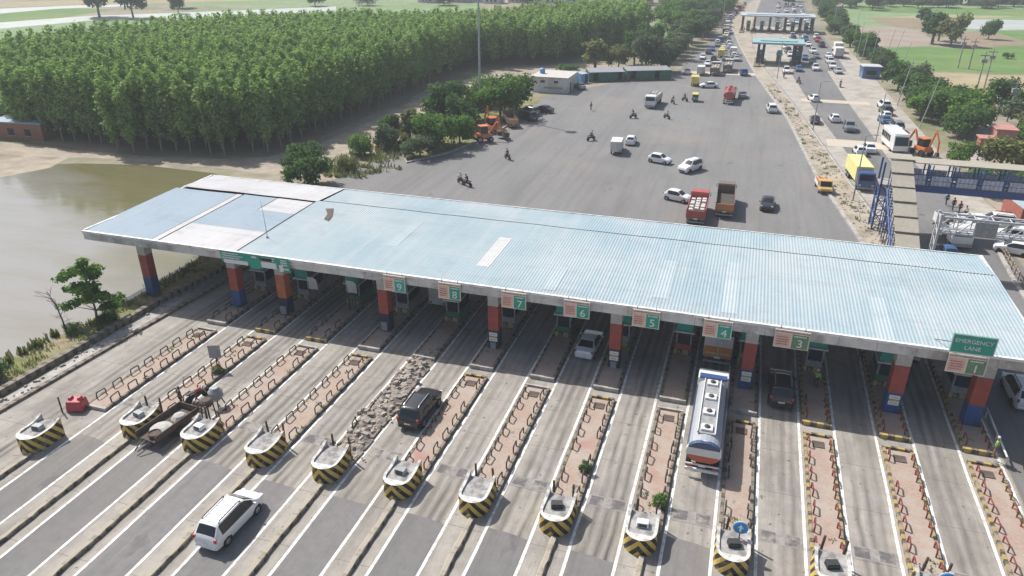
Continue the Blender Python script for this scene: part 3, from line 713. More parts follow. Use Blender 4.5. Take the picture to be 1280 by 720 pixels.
for x, cr, cbk, pl in COLS:
    for row, yc in ((0, 53.6), (1, 70.8)):
        wd = 1.06 if x > 12 else .95
        z0 = .3 if x > -50 else 0
        mb = MB(); mb.box(0, 0, (2.05+4.45)/2, wd, wd, 2.4); c_ = mb.build('column', cr, can, bevel=.03, loc=(x, yc, 0))
        mb = MB(); mb.box(0, 0, (z0+2.05)/2, wd+.012, wd+.012, 2.05-z0); mb.build('painted_base', cbk, c_, bevel=.03)
        mb = MB(); mb.box(0, 0, (4.45+5.6)/2, wd+.01, wd+.01, 1.15); mb.build('capital', 'column_white', c_, bevel=.03)
        if row == 0 and pl:
            if pl == 1: mb = MB(); mb.box(0, -wd/2-.08, .85, .6, .14, .8); mb.build('meter_box', 'steel_grey', c_)
            else:
                mb = MB(); mb.box(0, -wd/2-.03, 1.72, .74, .03, .34); mb.box(0, -wd/2-.03, 1.22, .74, .03, .36); mb.build('notice_plate', 'sign_white', c_)
                mb = MB(); mb.box(0, -wd/2-.05, 1.48, .7, .02, .1); mb.box(0, -wd/2-.05, 1.72, .5, .02, .06); mb.box(0, -wd/2-.05, 1.22, .5, .02, .06); mb.build('notice_text', 'marigold', c_)
                if x < 0 or x > 100: mb = MB(); mb.box(0, -wd/2-.06, .62, .5, .1, .62); mb.build('meter_box', 'steel_grey', c_)
mb = MB(); mb.path([(-42.8, 56.4, 6.55), (-42.85, 56.4, 8.6), (-42.95, 56.4, 10.4)], .035, 6, .012); mb.tube((-42.8, 56.4, 6.5), (-42.8, 56.4, 6.75), .12)
tag(mb.build('antenna_mast', 'steel_grey'), 'thin leaning antenna rod standing on the canopy roof', 'antenna')

# lane number signs hung on the fascia
def scribble(mb, x0, x1, z, y, h, r_):
    x = x0
    while x < x1-.06:
        w_ = r_.uniform(.05, .13); mb.box(x+w_/2, y, z, w_, .01, h*r_.uniform(.7, 1)); x += w_+.03
for num, x, green, sal in (('9', -27.4, 'sign_teal', 'sign_salmon'), ('8', -22.25, 'sign_green', 'sign_salmon'), ('7', -16.5, 'sign_green', 'sign_salmon'), ('6', -11.15, 'sign_green', 'sign_salmon'), ('5', -5.55, 'sign_green', 'sign_salmon'), ('4', -.05, 'sign_green', 'sign_salmon'), ('3', 5.35, 'sign_olive', 'sign_salmon'), ('1', 17.05, 'sign_olive', 'sign_salmon')):
    W_, Z0, Z1 = (2.05 if x < -20 else 2.15 if x < 5 else 2.5), 4.92, 6.42
    r_ = random.Random(int(num)+3)
    g = thing('lane_sign', 'square cream and green lane sign showing the number '+dict(zip('98765431', 'nine eight seven six five four three one'.split()))[num], 'lane sign', (x, CY0-.2, 0))
    mb = MB(); mb.bbox(-W_/2, W_/2, -.04, .04, Z0, Z1); mb.build('board', 'sign_cream', g)
    a = W_/2-.07
    mb = MB(); mb.bbox(-a, -.10, -.055, -.041, Z0+.12, Z1-.32); mb.build('red_panel', sal, g)
    mb = MB(); mb.bbox(.02, a, -.055, -.041, Z0+.06, Z1-.28); pn = mb.build('green_panel', green, g)
    text('number', num, .92, 'sign_white', g, (.02+(a-.02)/2, -.066, Z0+.46), depth=.008, sx=1.05)
    mb = MB(); scribble(mb, -a, a, Z1-.15, -.046, .12, r_)
    for q in range(4): scribble(mb, -a+.1, -.2, Z0+.32+q*.2, -.06, .1, r_)
    mb.build('small_lettering', 'sign_line', g)
    mb = MB(); scribble(mb, .14, a-.1, Z1-.42, -.06, .12, r_); mb.build('white_lettering', 'sign_white', g)
    mb = MB()
    for s_ in (-1, 1): mb.tube((s_*W_*.35, .06, Z1-.05), (s_*W_*.35, .15, 6.7), .025)
    mb.build('hanger', 'steel_dark', g)
g = thing('emergency_sign', 'green sign reading EMERGENCY LANE standing on the canopy edge', 'sign', (17.1, CY0-.22, 0))
mb = MB(); mb.bbox(-1.4, 1.4, -.04, .04, 6.52, 8.02); mb.build('board', 'sign_green', g)
mb = MB()
for a in ((-1.4, 1.4, 7.95, 8.02), (-1.4, 1.4, 6.52, 6.59), (-1.4, -1.33, 6.59, 7.95), (1.33, 1.4, 6.59, 7.95)): mb.bbox(a[0], a[1], -.056, -.041, a[2], a[3])
mb.build('border', 'sign_white', g)
text('lettering', 'EMERGENCY', .43, 'sign_white', g, (0, -.06, 7.50), depth=.008, sx=.98); text('lettering', 'LANE', .43, 'sign_white', g, (0, -.06, 6.98), depth=.008)
mb = MB(); mb.tube((-1.3, .02, 7.3), (-2.0, 1.5, 6.6), .03); mb.tube((1.3, .02, 7.3), (1.2, 1.5, 6.6), .03); mb.tube((-1.0, .06, 6.5), (-1.0, .06, 7.6), .03); mb.tube((1.0, .06, 6.5), (1.0, .06, 7.6), .03); mb.build('brace', 'steel_dark', g)
# wide torn green direction board
g = thing('direction_board', 'wide torn green board with faded white lettering on the canopy edge', 'sign', (-41.55, CY0-.22, 0))
mb = MB(); mb.add([(-3.75, 0, 6.55), (3.7, 0, 6.60), (3.75, 0, 5.2), (2.55, 0, 5.35), (2.4, 0, 5.5), (.65, 0, 5.5), (.4, 0, 5.15), (-.5, 0, 5.15), (-.7, 0, 5.5), (-3.6, 0, 5.5)], [tuple(range(10))]); mb.build('board', 'sign_green', g)
b = MB(); b.bbox(-3.4, -.75, -.03, -.012, 5.40, 5.78); b.bbox(.7, 2.3, -.03, -.012, 5.42, 6.0); b.bbox(2.6, 3.0, -.03, -.012, 5.25, 5.9); b.build('pale_strip', 'sign_white', g)
b = MB(); r_ = random.Random(4)
for z in (6.38, 6.16, 5.94):
    scribble(b, -3.5, -1.9+r_.random(), z, -.03, .14, r_); scribble(b, .8, 2.2, z+.03, -.03, .13, r_); scribble(b, 2.8, 3.5, z, -.03, .16, r_)
scribble(b, -.3, .3, 6.35, -.03, .2, r_); scribble(b, 2.7, 3.5, 5.55, -.03, .2, r_); b.build('faded_lettering', 'sign_white', g)
b = MB(); b.bbox(.55, 1.9, -.035, -.012, 6.12, 6.42); b.build('torn_patch', 'steel_dark', g)

# booths under the canopy
def booth(root, acc):
    mb = MB(); mb.bbox(-.66, .66, -1.5, 1.5, 0, 1.05); mb.build('base', acc, root)
    for sx in (-.6, .6):
        for sy in (-1.42, 1.42): MB().bbox(sx-.06, sx+.06, sy-.06, sy+.06, 1.05, 2.25).build('corner_post', 'steel_grey', root)
    mb = MB(); mb.bbox(-.57, .57, -1.38, 1.38, 1.06, 2.24); mb.build('window', 'glass_teal', root)
    mb = MB(); mb.bbox(-.86, .86, -1.85, 1.85, 2.26, 2.42); mb.build('roof', 'wall_white', root, bevel=.03)
    mb = MB(); mb.bbox(-.7, .7, -1.62, -1.56, 2.43, 3.5); mb.build('sign_panel', 'sign_teal', root)
    mb = MB(); mb.bbox(-.75, .75, -1.60, -1.52, .1, .5); mb.build('bumper_rail', 'kerb_end', root)
pb = {}
for acc in ('steel_grey', 'brick_red', 'green_truck'):
    pb[acc] = None
for i, x in enumerate(XI):
    acc = ('steel_grey', 'brick_red', 'green_truck')[(0, 0, 2, 0, 2, 0, 2, 0, 1, 0, 0, 2, 0)[i]]
    lb = {'steel_grey': 'grey', 'brick_red': 'dark red', 'green_truck': 'green'}[acc]+' toll booth on '+PH[i]
    if pb[acc] is None:
        pb[acc] = thing('toll_booth', lb, 'toll booth', (x, 58.6, .28)); booth(pb[acc], acc)
    else: dup(pb[acc], (x, 58.6+rnd.uniform(-.5, .5), .28), 0, lb)
# white boards on posts in the left lanes
for x, y, lb in ((-38.3, 55.6, 'white rounded board on a post left of the other one, in the shaded left lanes'), (-34.3, 56.0, 'white rounded board on a post right of its twin, in the shaded left lanes')):
    g = thing('post_board', lb, 'board', (x, y, .28))
    MB().tube((0, 0, 0), (0, 0, 2.7), .07).build('post', 'steel_dark', g); MB().tube((.7, 0, 0), (.7, 0, 2.0), .07).build('post', 'steel_dark', g)
    mb = MB(); mb.add([(-.1, -.06, 1.9), (1.0, -.06, 1.9), (1.0, -.06, 2.6), (.9, -.06, 2.95), (.6, -.06, 3.15), (-.1, -.06, 3.15)], [tuple(range(6))]); mb.build('panel', 'wall_white', g)
# grey sign board seen from behind and the red drum
g = thing('sign_board', 'grey square sign board on a post on the second island', 'sign', (-39.9, 43.4, .2), .35)
mb = MB(); mb.tube((0, 0, 0), (0, 0, 1.3), .05); mb.build('post', 'steel_dark', g); mb = MB(); mb.bbox(-.5, .5, -.05, -.02, .85, 2.05); mb.build('panel', 'steel_grey', g)
g = thing('water_drum', 'red plastic barrier drum standing at the front of the leftmost island', 'drum', (-46.3, 35.1, 0), .3)
mb = MB(); mb.box(0, 0, .5, 1.35, 1.1, .9, 0, .86); mb.build('body', 'drum_red', g, bevel=.12)
[MB().box(q, 0, 1.03, .3, .5, .26, 0, .7).build('lug', 'drum_red', g, bevel=.05) for q in (-.35, .35)]; mb = MB(); mb.tube((-.95, -.5, 0), (-.95, -.5, 1.45), .06); mb.build('post', 'steel_dark', g)
# hand cement cart
g = thing('cement_cart', 'rusty flat trailer with wet cement between two crash blocks', 'trailer', (-37.6, 33.9, 0), -.10)
mb = MB(); mb.bbox(-.9, .9, -1.1, 3.0, .62, .72); mb.build('bed', 'rust', g)
mb = MB(); mb.bbox(-.95, -.88, -1.1, 3.0, .72, 1.15); mb.bbox(.88, .95, -1.1, 3.0, .72, 1.15); mb.bbox(-.88, .88, 2.93, 3.0, .72, 1.2); mb.build('side_board', 'rust', g)
mb = MB(); mb.lathe([(.86, .72), (.75, .86), (.4, .98), (.1, 1.0)], 12, (0, .3, 0)); mb.lathe([(.6, .72), (.4, .95), (.1, 1.05)], 10, (0.1, 1.9, 0)); mb.build('cement', 'cement', g)
mb = MB(); mb.lathe([(.4, .86), (.46, .9), (.46, 1.02), (.40, 1.02), (.36, .94)], 14, (.25, -.5, 0)); mb.build('basin', 'rust', g)
for s_ in (-1, 1):
    mb = MB(); mb.lathe([(.36, -.1), (.4, 0), (.36, .1)], 14, (s_*1.08, .9, .4), 'X'); mb.build('wheel', 'rubber', g)
mb = MB(); mb.tube((-.4, -1.1, .65), (-.15, -2.0, .35), .05); mb.tube((.4, -1.1, .65), (.1, -2.0, .35), .05); mb.build('drawbar', 'rust', g)
for k, (x, y) in enumerate(((-36.2, 38.6), (-35.6, 36.9))):
    g = thing('cement_mixer' if k == 0 else 'work_stand', 'small grey drum cement mixer on the third island' if k == 0 else 'dark four legged work stand beside the cement cart', 'mixer' if k == 0 else 'stand', (x, y, .2))
    if k == 0:
        mb = MB(); mb.lathe([(.3, .5), (.55, .8), (.55, 1.25), (.28, 1.6)], 14); mb.build('drum', 'steel_grey', g)
        mb = MB()
        for a in range(4): mb.tube((.55*math.cos(a*1.57+.8), .55*math.sin(a*1.57+.8), 0), (.3*math.cos(a*1.57+.8), .3*math.sin(a*1.57+.8), .7), .05)
        mb.build('frame', 'steel_dark', g)
    else:
        mb = MB(); mb.lathe([(.35, 1.2), (.5, 1.35), (.5, 1.6), (.35, 1.75)], 12); mb.build('hopper', 'rust', g)
        for a in range(4): MB().tube((.5*math.cos(a*1.57+.8), .5*math.sin(a*1.57+.8), 0), (.4*math.cos(a*1.57+.8), .4*math.sin(a*1.57+.8), 1.3), .05).build('leg', 'steel_dark', g)

# ------------------------------------------------------------------ vehicles (front points to +y)
def lerp_tab(tab, y):
    if y <= tab[0][0]: return tab[0][1:]
    for a, b in zip(tab, tab[1:]):
        if y <= b[0]:
            f = (y-a[0])/(b[0]-a[0]); return [p+(q-p)*f for p, q in zip(a[1:], b[1:])]
    return tab[-1][1:]
CARS = {  # y, belt z, top z, half width belt, half width top, half width sill
 'mpv': dict(L=4.74, tab=[(0, .78, .84, .74, .66, .70), (.08, .98, 1.04, .85, .72, .80), (.18, 1.03, 1.16, .88, .72, .85), (.52, 1.05, 1.66, .90, .64, .88), (.72, 1.05, 1.74, .90, .64, .88), (2.7, 1.03, 1.78, .90, .65, .89), (3.0, 1.03, 1.70, .90, .65, .89), (3.78, 1.05, 1.10, .90, .80, .88), (4.2, .99, 1.04, .88, .74, .86), (4.5, .89, .93, .80, .60, .78), (4.66, .77, .80, .68, .48, .67), (4.74, .64, .66, .55, .4, .55)], rw=(.18, .52), ws=(3.0, 3.78), sw=[(.62, 1.66), (1.72, 2.66), (2.72, 3.5)], wheels=(.92, 3.72), r=.33),
 'suv': dict(L=4.6, tab=[(0, .85, .92, .78, .7, .74), (.06, 1.04, 1.1, .88, .76, .84), (.14, 1.08, 1.2, .91, .76, .88), (.42, 1.12, 1.70, .93, .68, .90), (.6, 1.12, 1.78, .93, .68, .91), (2.5, 1.10, 1.80, .93, .69, .92), (2.75, 1.10, 1.72, .93, .69, .92), (3.35, 1.14, 1.20, .93, .8, .91), (4.3, 1.05, 1.11, .90, .78, .88), (4.52, .92, .96, .84, .68, .80), (4.6, .7, .72, .72, .55, .70)], rw=(.14, .42), ws=(2.75, 3.35), sw=[(.5, 1.42), (1.48, 2.3), (2.36, 3.1)], wheels=(.9, 3.65), r=.37),
 'hatch': dict(L=3.8, tab=[(0, .72, .78, .68, .6, .66), (.07, .90, .96, .79, .66, .76), (.16, .95, 1.08, .82, .66, .80), (.6, .97, 1.44, .84, .58, .82), (.85, .97, 1.50, .84, .58, .82), (1.9, .95, 1.51, .84, .59, .83), (2.15, .95, 1.44, .84, .59, .83), (2.85, .96, 1.02, .83, .7, .82), (3.5, .84, .88, .78, .66, .76), (3.72, .72, .75, .7, .54, .68), (3.8, .6, .62, .58, .45, .58)], rw=(.16, .6), ws=(2.15, 2.85), sw=[(.7, 1.42), (1.48, 2.55)], wheels=(.65, 3.08), r=.30),
 'sedan': dict(L=4.4, tab=[(0, .74, .78, .7, .62, .66), (.08, .92, .97, .82, .72, .78), (.55, .98, 1.03, .86, .76, .84), (.62, .98, 1.06, .86, .74, .84), (1.25, .98, 1.42, .87, .60, .85), (1.5, .98, 1.47, .87, .60, .85), (2.3, .96, 1.48, .87, .61, .86), (2.55, .96, 1.42, .87, .61, .86), (3.3, .96, 1.02, .87, .74, .85), (4.1, .85, .89, .82, .68, .80), (4.33, .73, .76, .74, .56, .72), (4.4, .6, .62, .62, .48, .6)], rw=(.62, 1.25), ws=(2.55, 3.3), sw=[(1.0, 1.94), (2.0, 3.0)], wheels=(.85, 3.55), r=.31),
}
def wheel(root, x, y, r, w_=.2, part='wheel'):
    s_ = 1 if x > 0 else -1
    t_ = MB(); t_.lathe([(r*.62, -w_/2), (r*.94, -w_/2), (r, -w_/4), (r, w_/4), (r*.94, w_/2), (r*.62, w_/2)], 16, (0, 0, 0), 'X')
    o = t_.build(part, 'rubber', root, loc=(x, y, r))
    rm = MB(); rm.lathe([(r*.60, -.02), (r*.60, .03), (r*.2, .055)], 12, (s_*(w_/2-.03), 0, 0), 'X'); rm.build('rim', 'rim', o)
def car(kind, col, detail=True):
    C_ = CARS[kind]; L = C_['L']; tab = [(a[0],)+a[1:] for a in C_['tab']]
    brk = sorted(set([a[0] for a in tab]+list(C_['rw'])+list(C_['ws'])+[q for p in C_['sw'] for q in p]))
    ys = []
    for a, b in zip(brk, brk[1:]):
        n = max(1, int((b-a)/.16)); ys += [a+(b-a)*k/n for k in range(n)]
    ys.append(L)
    def sm(y):
        if y <= 0 or y >= L: return lerp_tab(tab, y)
        q = [lerp_tab(tab, min(L, max(0, y+d))) for d in (-.10, -.05, 0, .05, .10)]; return [sum(c*k for c, k in zip(z, (.1, .2, .4, .2, .1))) for z in zip(*q)]
    rings = []
    for y in ys:
        zb, zt, wb, wt, ws_ = sm(y); cab = zt-zb > .18
        zs = .26+(.10 if y < .05 or y > L-.08 else 0)
        half = [(ws_*.93, zs), (ws_, zs+.12), (ws_*1.005+.01, .62*zb+.1), (wb, zb-.04), (wb*.985, zb), (wt+(wb-wt)*.10, zt-(zt-zb)*.10), (wt*.93, zt-.012), (wt*.55, zt+.012), (0, zt+.022)]
        ring = [(-x, z) for x, z in half]+[(x, z) for x, z in half[-2::-1]]
        rings.append([(x, y-L/2, z) for x, z in ring])
    nv = len(rings[0]); V = [p for r_ in rings for p in r_]
    body, gl, gr, gw, pil = [], {}, [], [], []
    eps = 1e-6
    for j in range(len(ys)-1):
        yc = (ys[j]+ys[j+1])/2
        for i in range(nv-1):
            f = (j*nv+i, j*nv+i+1, (j+1)*nv+i+1, (j+1)*nv+i)
            side = i in (4, nv-6); top = 6 <= i <= nv-8
            if side and any(a-eps < yc < b+eps for a, b in C_['sw']): gl.setdefault((i, [a for a, b in C_['sw'] if a-eps < yc < b+eps][0]), []).append(f)
            elif side and C_['sw'][0][0]-eps < yc < C_['sw'][-1][1]+eps: pil.append(f)
            elif top and C_['rw'][0]-eps < yc < C_['rw'][1]+eps: gr.append(f)
            elif top and C_['ws'][0]-eps < yc < C_['ws'][1]+eps: gw.append(f)
            else: body.append(f)
    body.append(tuple(range(nv))); e = (len(ys)-1)*nv; body.append(tuple(range(e+nv-1, e-1, -1)))
    for j in range(len(ys)-1): body.append((j*nv, (j+1)*nv, (j+1)*nv+nv-1, j*nv+nv-1))
    def mk(name, F, mat, par):
        used = sorted({i for f in F for i in f}); mp = {u: k for k, u in enumerate(used)}
        q = MB(); q.add([V[u] for u in used], [tuple(mp[i] for i in f) for f in F])
        o = q.build(name, mat, par)
        bm = bmesh.new(); bm.from_mesh(o.data); bmesh.ops.recalc_face_normals(bm, faces=bm.faces[:])
        if name != 'body':
            for f in bm.faces:
                if f.normal.dot(f.calc_center_median()-Vector((0, 0, .9))) < 0: f.normal_flip()
        bm.to_mesh(o.data); bm.free()
        if name == 'body':
            for p in o.data.polygons: p.use_smooth = len(p.vertices) == 4
            o.data.set_sharp_from_angle(angle=R(32))
        return o
    root = thing('car', '', 'car')
    b = mk('body', body, col, root)
    [mk('side_window', F_, 'glass', root) for F_ in gl.values()]; mk('door_pillar', pil, 'black_plastic', b); mk('rear_window', gr, 'glass', root); mk('windscreen', gw, 'glass', root)
    wr = C_['r']
    for y in C_['wheels']:
        for s_ in (-1, 1):
            wid = lerp_tab(tab, y)[4]
            a = MB(); a.lathe([(wr+.07, -.02), (wr+.07, .02)], 16, (s_*(wid-.012), y-L/2, wr+.02), 'X'); a.build('wheel_arch', 'dark', b)
            wheel(root, s_*(wid-.06), y-L/2, wr)
    zb, zt, wb, wt, _ = lerp_tab(tab, .08)
    for s_ in (-1, 1):
        q = MB(); q.box(s_*(wb-.10), .10-L/2, zb-.02, .17, .14, .26 if kind != 'sedan' else .16); q.build('tail_light', 'tail', root, bevel=.02)
        zf = lerp_tab(tab, L-.25); q = MB(); q.box(s_*(zf[2]-.14), L/2-.25, zf[0]-.04, .26, .2, .13); q.build('headlight', 'headlamp', root, bevel=.02)
    if detail:
        q = MB(); q.box(0, .01-L/2, .42, wb*1.7, .10, .16); q.build('rear_bumper', 'black_plastic' if kind == 'suv' else col, root, bevel=.03)
        q = MB(); q.box(0, -L/2-.02 if kind != 'sedan' else -L/2-.02, .70, .48, .03, .12); q.build('number_plate', 'plate', root)
        q = MB(); q.box(0, L/2+.0, .45, 1.1, .05, .2); q.build('grille', 'black_plastic', root)
        for s_ in (-1, 1):
            zf = lerp_tab(tab, C_['ws'][1]-.25); q = MB(); q.box(s_*(zf[2]+.11), C_['ws'][1]-.3-L/2, zf[0]+.06, .2, .12, .15); q.build('wing_mirror', col, root, bevel=.03)
        if kind in ('mpv', 'suv'):
            for s_ in (-1, 1):
                q = MB(); q.path([(s_*.60, .75-L/2, 1.76), (s_*.58, .95-L/2, 1.835), (s_*.58, 2.55-L/2, 1.86), (s_*.60, 2.75-L/2, 1.79)], .034, 6); q.build('roof_rail', 'black_plastic' if kind == 'mpv' else 'chrome', root)
        if kind == 'mpv':
            q = MB()
            for k in range(7): yk = 1.0+k*.24; zk = lerp_tab(tab, yk)[1]; q.path([(-.54, yk-L/2, zk+.0), (-.34, yk-L/2, zk+.022), (0, yk-L/2, zk+.032), (.34, yk-L/2, zk+.022), (.54, yk-L/2, zk+.0)], .016, 5)
            q.build('roof_rib', 'cargo_pale', root)
            q = MB(); q.box(0, .80-L/2, 1.775, .3, .2, .02); q.build('roof_spoiler', col, root)
    return root

def truck(kind, cabcol, bodcol, L=8.0):
    """kinds: tanker, open, box, cargo; front to +y; cab 1.9 m long"""
    root = thing('truck', '', 'truck'); h = L/2; W_ = 2.3
    q = MB(); q.bbox(-.45, .45, -h+.2, h-.3, .62, .9); q.build('chassis', 'black_plastic', root)
    c = MB(); c.xprism([(h-1.9, .75), (h-.05, .75), (h, 1.3), (h-.06, 1.62), (h-.30, 2.55), (h-.5, 2.68), (h-1.9, 2.68)], -W_/2+.03, W_/2-.03); cb_ = c.build('cab', cabcol, root, bevel=.06)
    g_ = MB(); g_.add([(-W_/2+.2, h-.045, 1.68), (W_/2-.2, h-.045, 1.68), (W_/2-.25, h-.255, 2.45), (-W_/2+.25, h-.255, 2.45)], [(0, 1, 2, 3)]); g_.v = [(x, y+.012, z) for x, y, z in g_.v]; g_.build('windscreen', 'glass', cb_)
    for s_ in (-1, 1):
        g_ = MB(); X = s_*(W_/2-.02); g_.add([(X, h-1.5, 1.65), (X, h-.35, 1.65), (X, h-.5, 2.3), (X, h-1.5, 2.3)], [(0, 1, 2, 3)]); g_.build('side_window', 'glass', cb_)
        q = MB(); q.box(s_*(W_/2+.14), h-.25, 1.9, .08, .16, .42); q.tube((s_*(W_/2-.03), h-.2, 2.2), (s_*(W_/2+.14), h-.25, 2.1), .02); q.build('wing_mirror', 'black_plastic', cb_)
        q = MB(); q.box(s_*.85, h+.02, .98, .3, .06, .18); q.build('headlight', 'headlamp', cb_)
        q = MB(); q.box(s_*.85, -h+.04, .82, .3, .08, .14); q.build('tail_light', 'tail', root)
    q = MB(); q.bbox(-1.1, 1.1, h-.06, h+.08, .45, .75); q.build('front_bumper', 'steel_grey', root)
    q = MB(); q.bbox(-1.1, 1.1, -h-.05, -h+.08, .48, .68); q.bbox(-1.1, 1.1, -h-.02, -h+.05, .95, 1.05); q.build('rear_bumper', 'white_truck' if kind == 'tanker' else 'steel_grey', root)
    q = MB(); q.box(0, -h-.06, 1.0, .5, .02, .18); q.build('number_plate', 'plate', root)
    ax = [h-1.35, -h+1.2]+([-h+2.35] if L > 7.5 else [])
    for y in ax:
        for s_ in (-1, 1): wheel(root, s_*.93, y, .48, .36 if y < 0 else .26)
    y0, y1 = -h+.05, h-2.05
    if kind == 'tanker':
        def ell(y, k): return [(1.15*k*math.cos(a), y, 1.98+.86*k*math.sin(a)) for a in [2*math.pi*i/24 for i in range(24)]]
        q = MB(); P_ = [(y0+.15, .82), (y0+.25, .98), (y0+.4, 1), (y0+1.15, 1)]
        def shell(st, name, mat, caps):
            q = MB(); n = 24; V = [p for y, k in st for p in ell(y, k)]
            F = [(j*n+(i+1) % n, j*n+i, (j+1)*n+i, (j+1)*n+(i+1) % n) for j in range(len(st)-1) for i in range(n)]
            if caps[0]: F.append(tuple(range(n)))
            if caps[1]: F.append(tuple(range(len(st)*n-1, (len(st)-1)*n-1, -1)))
            q.add(V, F); return q.build(name, mat, root, smooth=False)
        shell([(y0+.15, .82), (y0+.22, .95), (y0+.3, .985)], 'end_cap', 'white_truck' if bodcol == 'tank_silver' else bodcol, (1, 0))
        shell([(y0+.3, .99), (y0+1.0, 1.0), (y1-.15, 1.0), (y1-.05, .9)], 'tank', bodcol, (0, 1))
        if bodcol == 'tank_silver':
            def band(nm, za, zb, mt, k=1.0):
                def hw(z): return 1.15*k*math.sqrt(max(0, 1-((z-1.98)/(.86*k))**2))
                zs = [za+(zb-za)*j/6 for j in range(7)]; pr = [(hw(z), z) for z in zs]+[(-hw(z), z) for z in zs[::-1]]; q = MB(); n = len(pr)
                q.add([(x, y0-.02, z) for x, z in pr]+[(x*1.0, y0+.3, z) for x, z in pr], [tuple(range(n)), tuple(range(2*n-1, n-1, -1))]+[(i, n+i, n+(i+1) % n, (i+1) % n) for i in range(n)]); q.build(nm, mt, root)
            band('red_band', 1.22, 1.72, 'rear_red'); band('white_band', 1.722, 2.3, 'white_truck'); band('blue_band', 2.302, 2.80, 'navy_band', .985)
            for s_ in (-1, 1):
                A = [math.radians(2+k*3.4) for k in range(8)]; q = MB(); yy_ = (y0+.5, y1-.3)
                q.add([(s_*1.158*math.cos(a_), yy, 1.98+.867*math.sin(a_)) for yy in yy_ for a_ in A], [(i, i+1, 9+i, 8+i) if s_ < 0 else (8+i, 9+i, i+1, i) for i in range(7)]); q.build('side_stripe', 'navy_band', root)
            q = MB(); q.bbox(-.55, .55, y0+1.0, y1-.3, 2.83, 2.87); wk = q.build('walkway', 'steel_grey', root)
            for s_ in (-1, 1): MB().bbox(s_*.58-.03, s_*.58+.03, y0+1.0, y1-.3, 2.84, 2.98).build('rail', 'white_truck', wk)
            q = MB(); q.bbox(-1.0, 1.0, y1+.05, y1+.6, 2.69, 2.85); q.build('roof_deflector', 'blue_truck', cb_)
        for k in range(4):
            yy = y0+1.6+k*(y1-y0-2.4)/3; q = MB(); q.box(0, yy, 2.95, .78, .7, .16); lid = q.build('hatch', 'white_truck' if bodcol == 'tank_silver' else bodcol, root, bevel=.03)
            q = MB(); q.lathe([(.2, 3.02), (.2, 3.1), (.12, 3.14)], 12, (0, yy, 0)); q.build('valve', 'steel_dark', lid)
    elif kind == 'box':
        q = MB(); q.bbox(-1.16, 1.16, y0, y1, 1.0, 3.1); q.build('cargo_box', bodcol, root, bevel=.03)
        q = MB(); q.bbox(-1.12, 1.12, y0-.03, y0-.004, 1.05, 2.0); q.build('tailgate', 'orange_truck', root)
        q = MB(); q.bbox(-1.0, 1.0, y0-.05, y0-.035, 1.3, 1.42); q.bbox(-.05, .05, y0-.05, y0-.035, 1.1, 1.95); q.build('door_bar', 'cream_car', root)
    else:
        q = MB(); q.bbox(-1.16, 1.16, y0, y1, 1.0, 1.12); q.build('bed_floor', 'wood', root)
        for s_ in (-1, 1): q = MB(); q.bbox(s_*1.14-.04, s_*1.14+.04, y0, y1, 1.12, 2.2); q.build('side_board', bodcol if kind == 'cargo' else cabcol, root)
        q = MB(); q.bbox(-1.1, 1.1, y0, y0+.08, 1.12, 2.0); q.build('tailgate', bodcol, root)
        q = MB(); q.bbox(-1.1, 1.1, y1-.08, y1, 1.12, 2.6); q.build('headboard', bodcol if kind == 'cargo' else cabcol, root)
        if kind == 'cargo':
            q = MB(); r_ = random.Random(3)
            for a in range(3):
                for b in range(5): q.box(-.7+a*.7, y0+.6+b*(y1-y0-1.1)/4.4, 1.85+r_.uniform(-.1, .15), .62, .8, .6, r_.uniform(-.1, .1), .85)
            q.build('load', 'cargo_pale', root, bevel=.06)
        else:
            q = MB(); q.bbox(-1.08, 1.08, y0+1.6, y1-.1, 1.13, 1.5); q.build('load', 'cargo_dark', root)
    return root

def van(cabcol, boxcol, L=5.2, kind='van'):
    root = thing('pickup' if kind == 'pickup' else 'van', '', 'van'); h = L/2; W_ = 1.75
    c = MB(); c.xprism([(h-1.9, .5), (h-.05, .5), (h, .85), (h-.45, 1.05), (h-.95, 1.75), (h-1.1, 1.82), (h-1.9, 1.82)], -W_/2, W_/2); cb_ = c.build('cab', cabcol, root, bevel=.05)
    g_ = MB(); g_.add([(-.74, h-.47, 1.10), (.74, h-.47, 1.10), (.7, h-.90, 1.7), (-.7, h-.90, 1.7)], [(0, 1, 2, 3)]); g_.v = [(x, y+.02, z+.012) for x, y, z in g_.v]; g_.build('windscreen', 'glass', cb_)
    for s_ in (-1, 1): g_ = MB(); X = s_*(W_/2+.008); g_.add([(X, h-1.7, 1.1), (X, h-.6, 1.1), (X, h-1.0, 1.65), (X, h-1.7, 1.65)], [(0, 1, 2, 3)]); g_.build('side_window', 'glass', cb_)
    q = MB()
    if kind == 'van': q.bbox(-.92, .92, -h, h-1.95, .6, 2.3); q.build('cargo_box', boxcol, root, bevel=.03)
    else:
        q.bbox(-.9, .9, -h, h-1.95, .62, .72); q.bbox(-.9, -.84, -h, h-1.95, .72, 1.15); q.bbox(.84, .9, -h, h-1.95, .72, 1.15); q.bbox(-.84, .84, -h, -h+.06, .72, 1.15); q.build('cargo_bed', boxcol, root)
        q = MB()
        for k in range(6): q.lathe([(.1, .72), (.3, .9), (.32, 1.2), (.12, 1.42)], 8, (-.45+.9*(k % 2), -h+.5+.75*(k//2), 0))
        q.build('load', 'shirt_red' if cabcol != 'marigold' else 'orange_truck', root)
    for y in (h-.9, -h+.95):
        for s_ in (-1, 1): wheel(root, s_*.78, y, .32, .2)
    for s_ in (-1, 1): MB().box(s_*.7, -h-.01, .8, .16, .04, .2).build('tail_light', 'tail', root); MB().box(s_*.68, h+.0, .72, .24, .06, .14).build('headlight', 'headlamp', cb_)
    return root

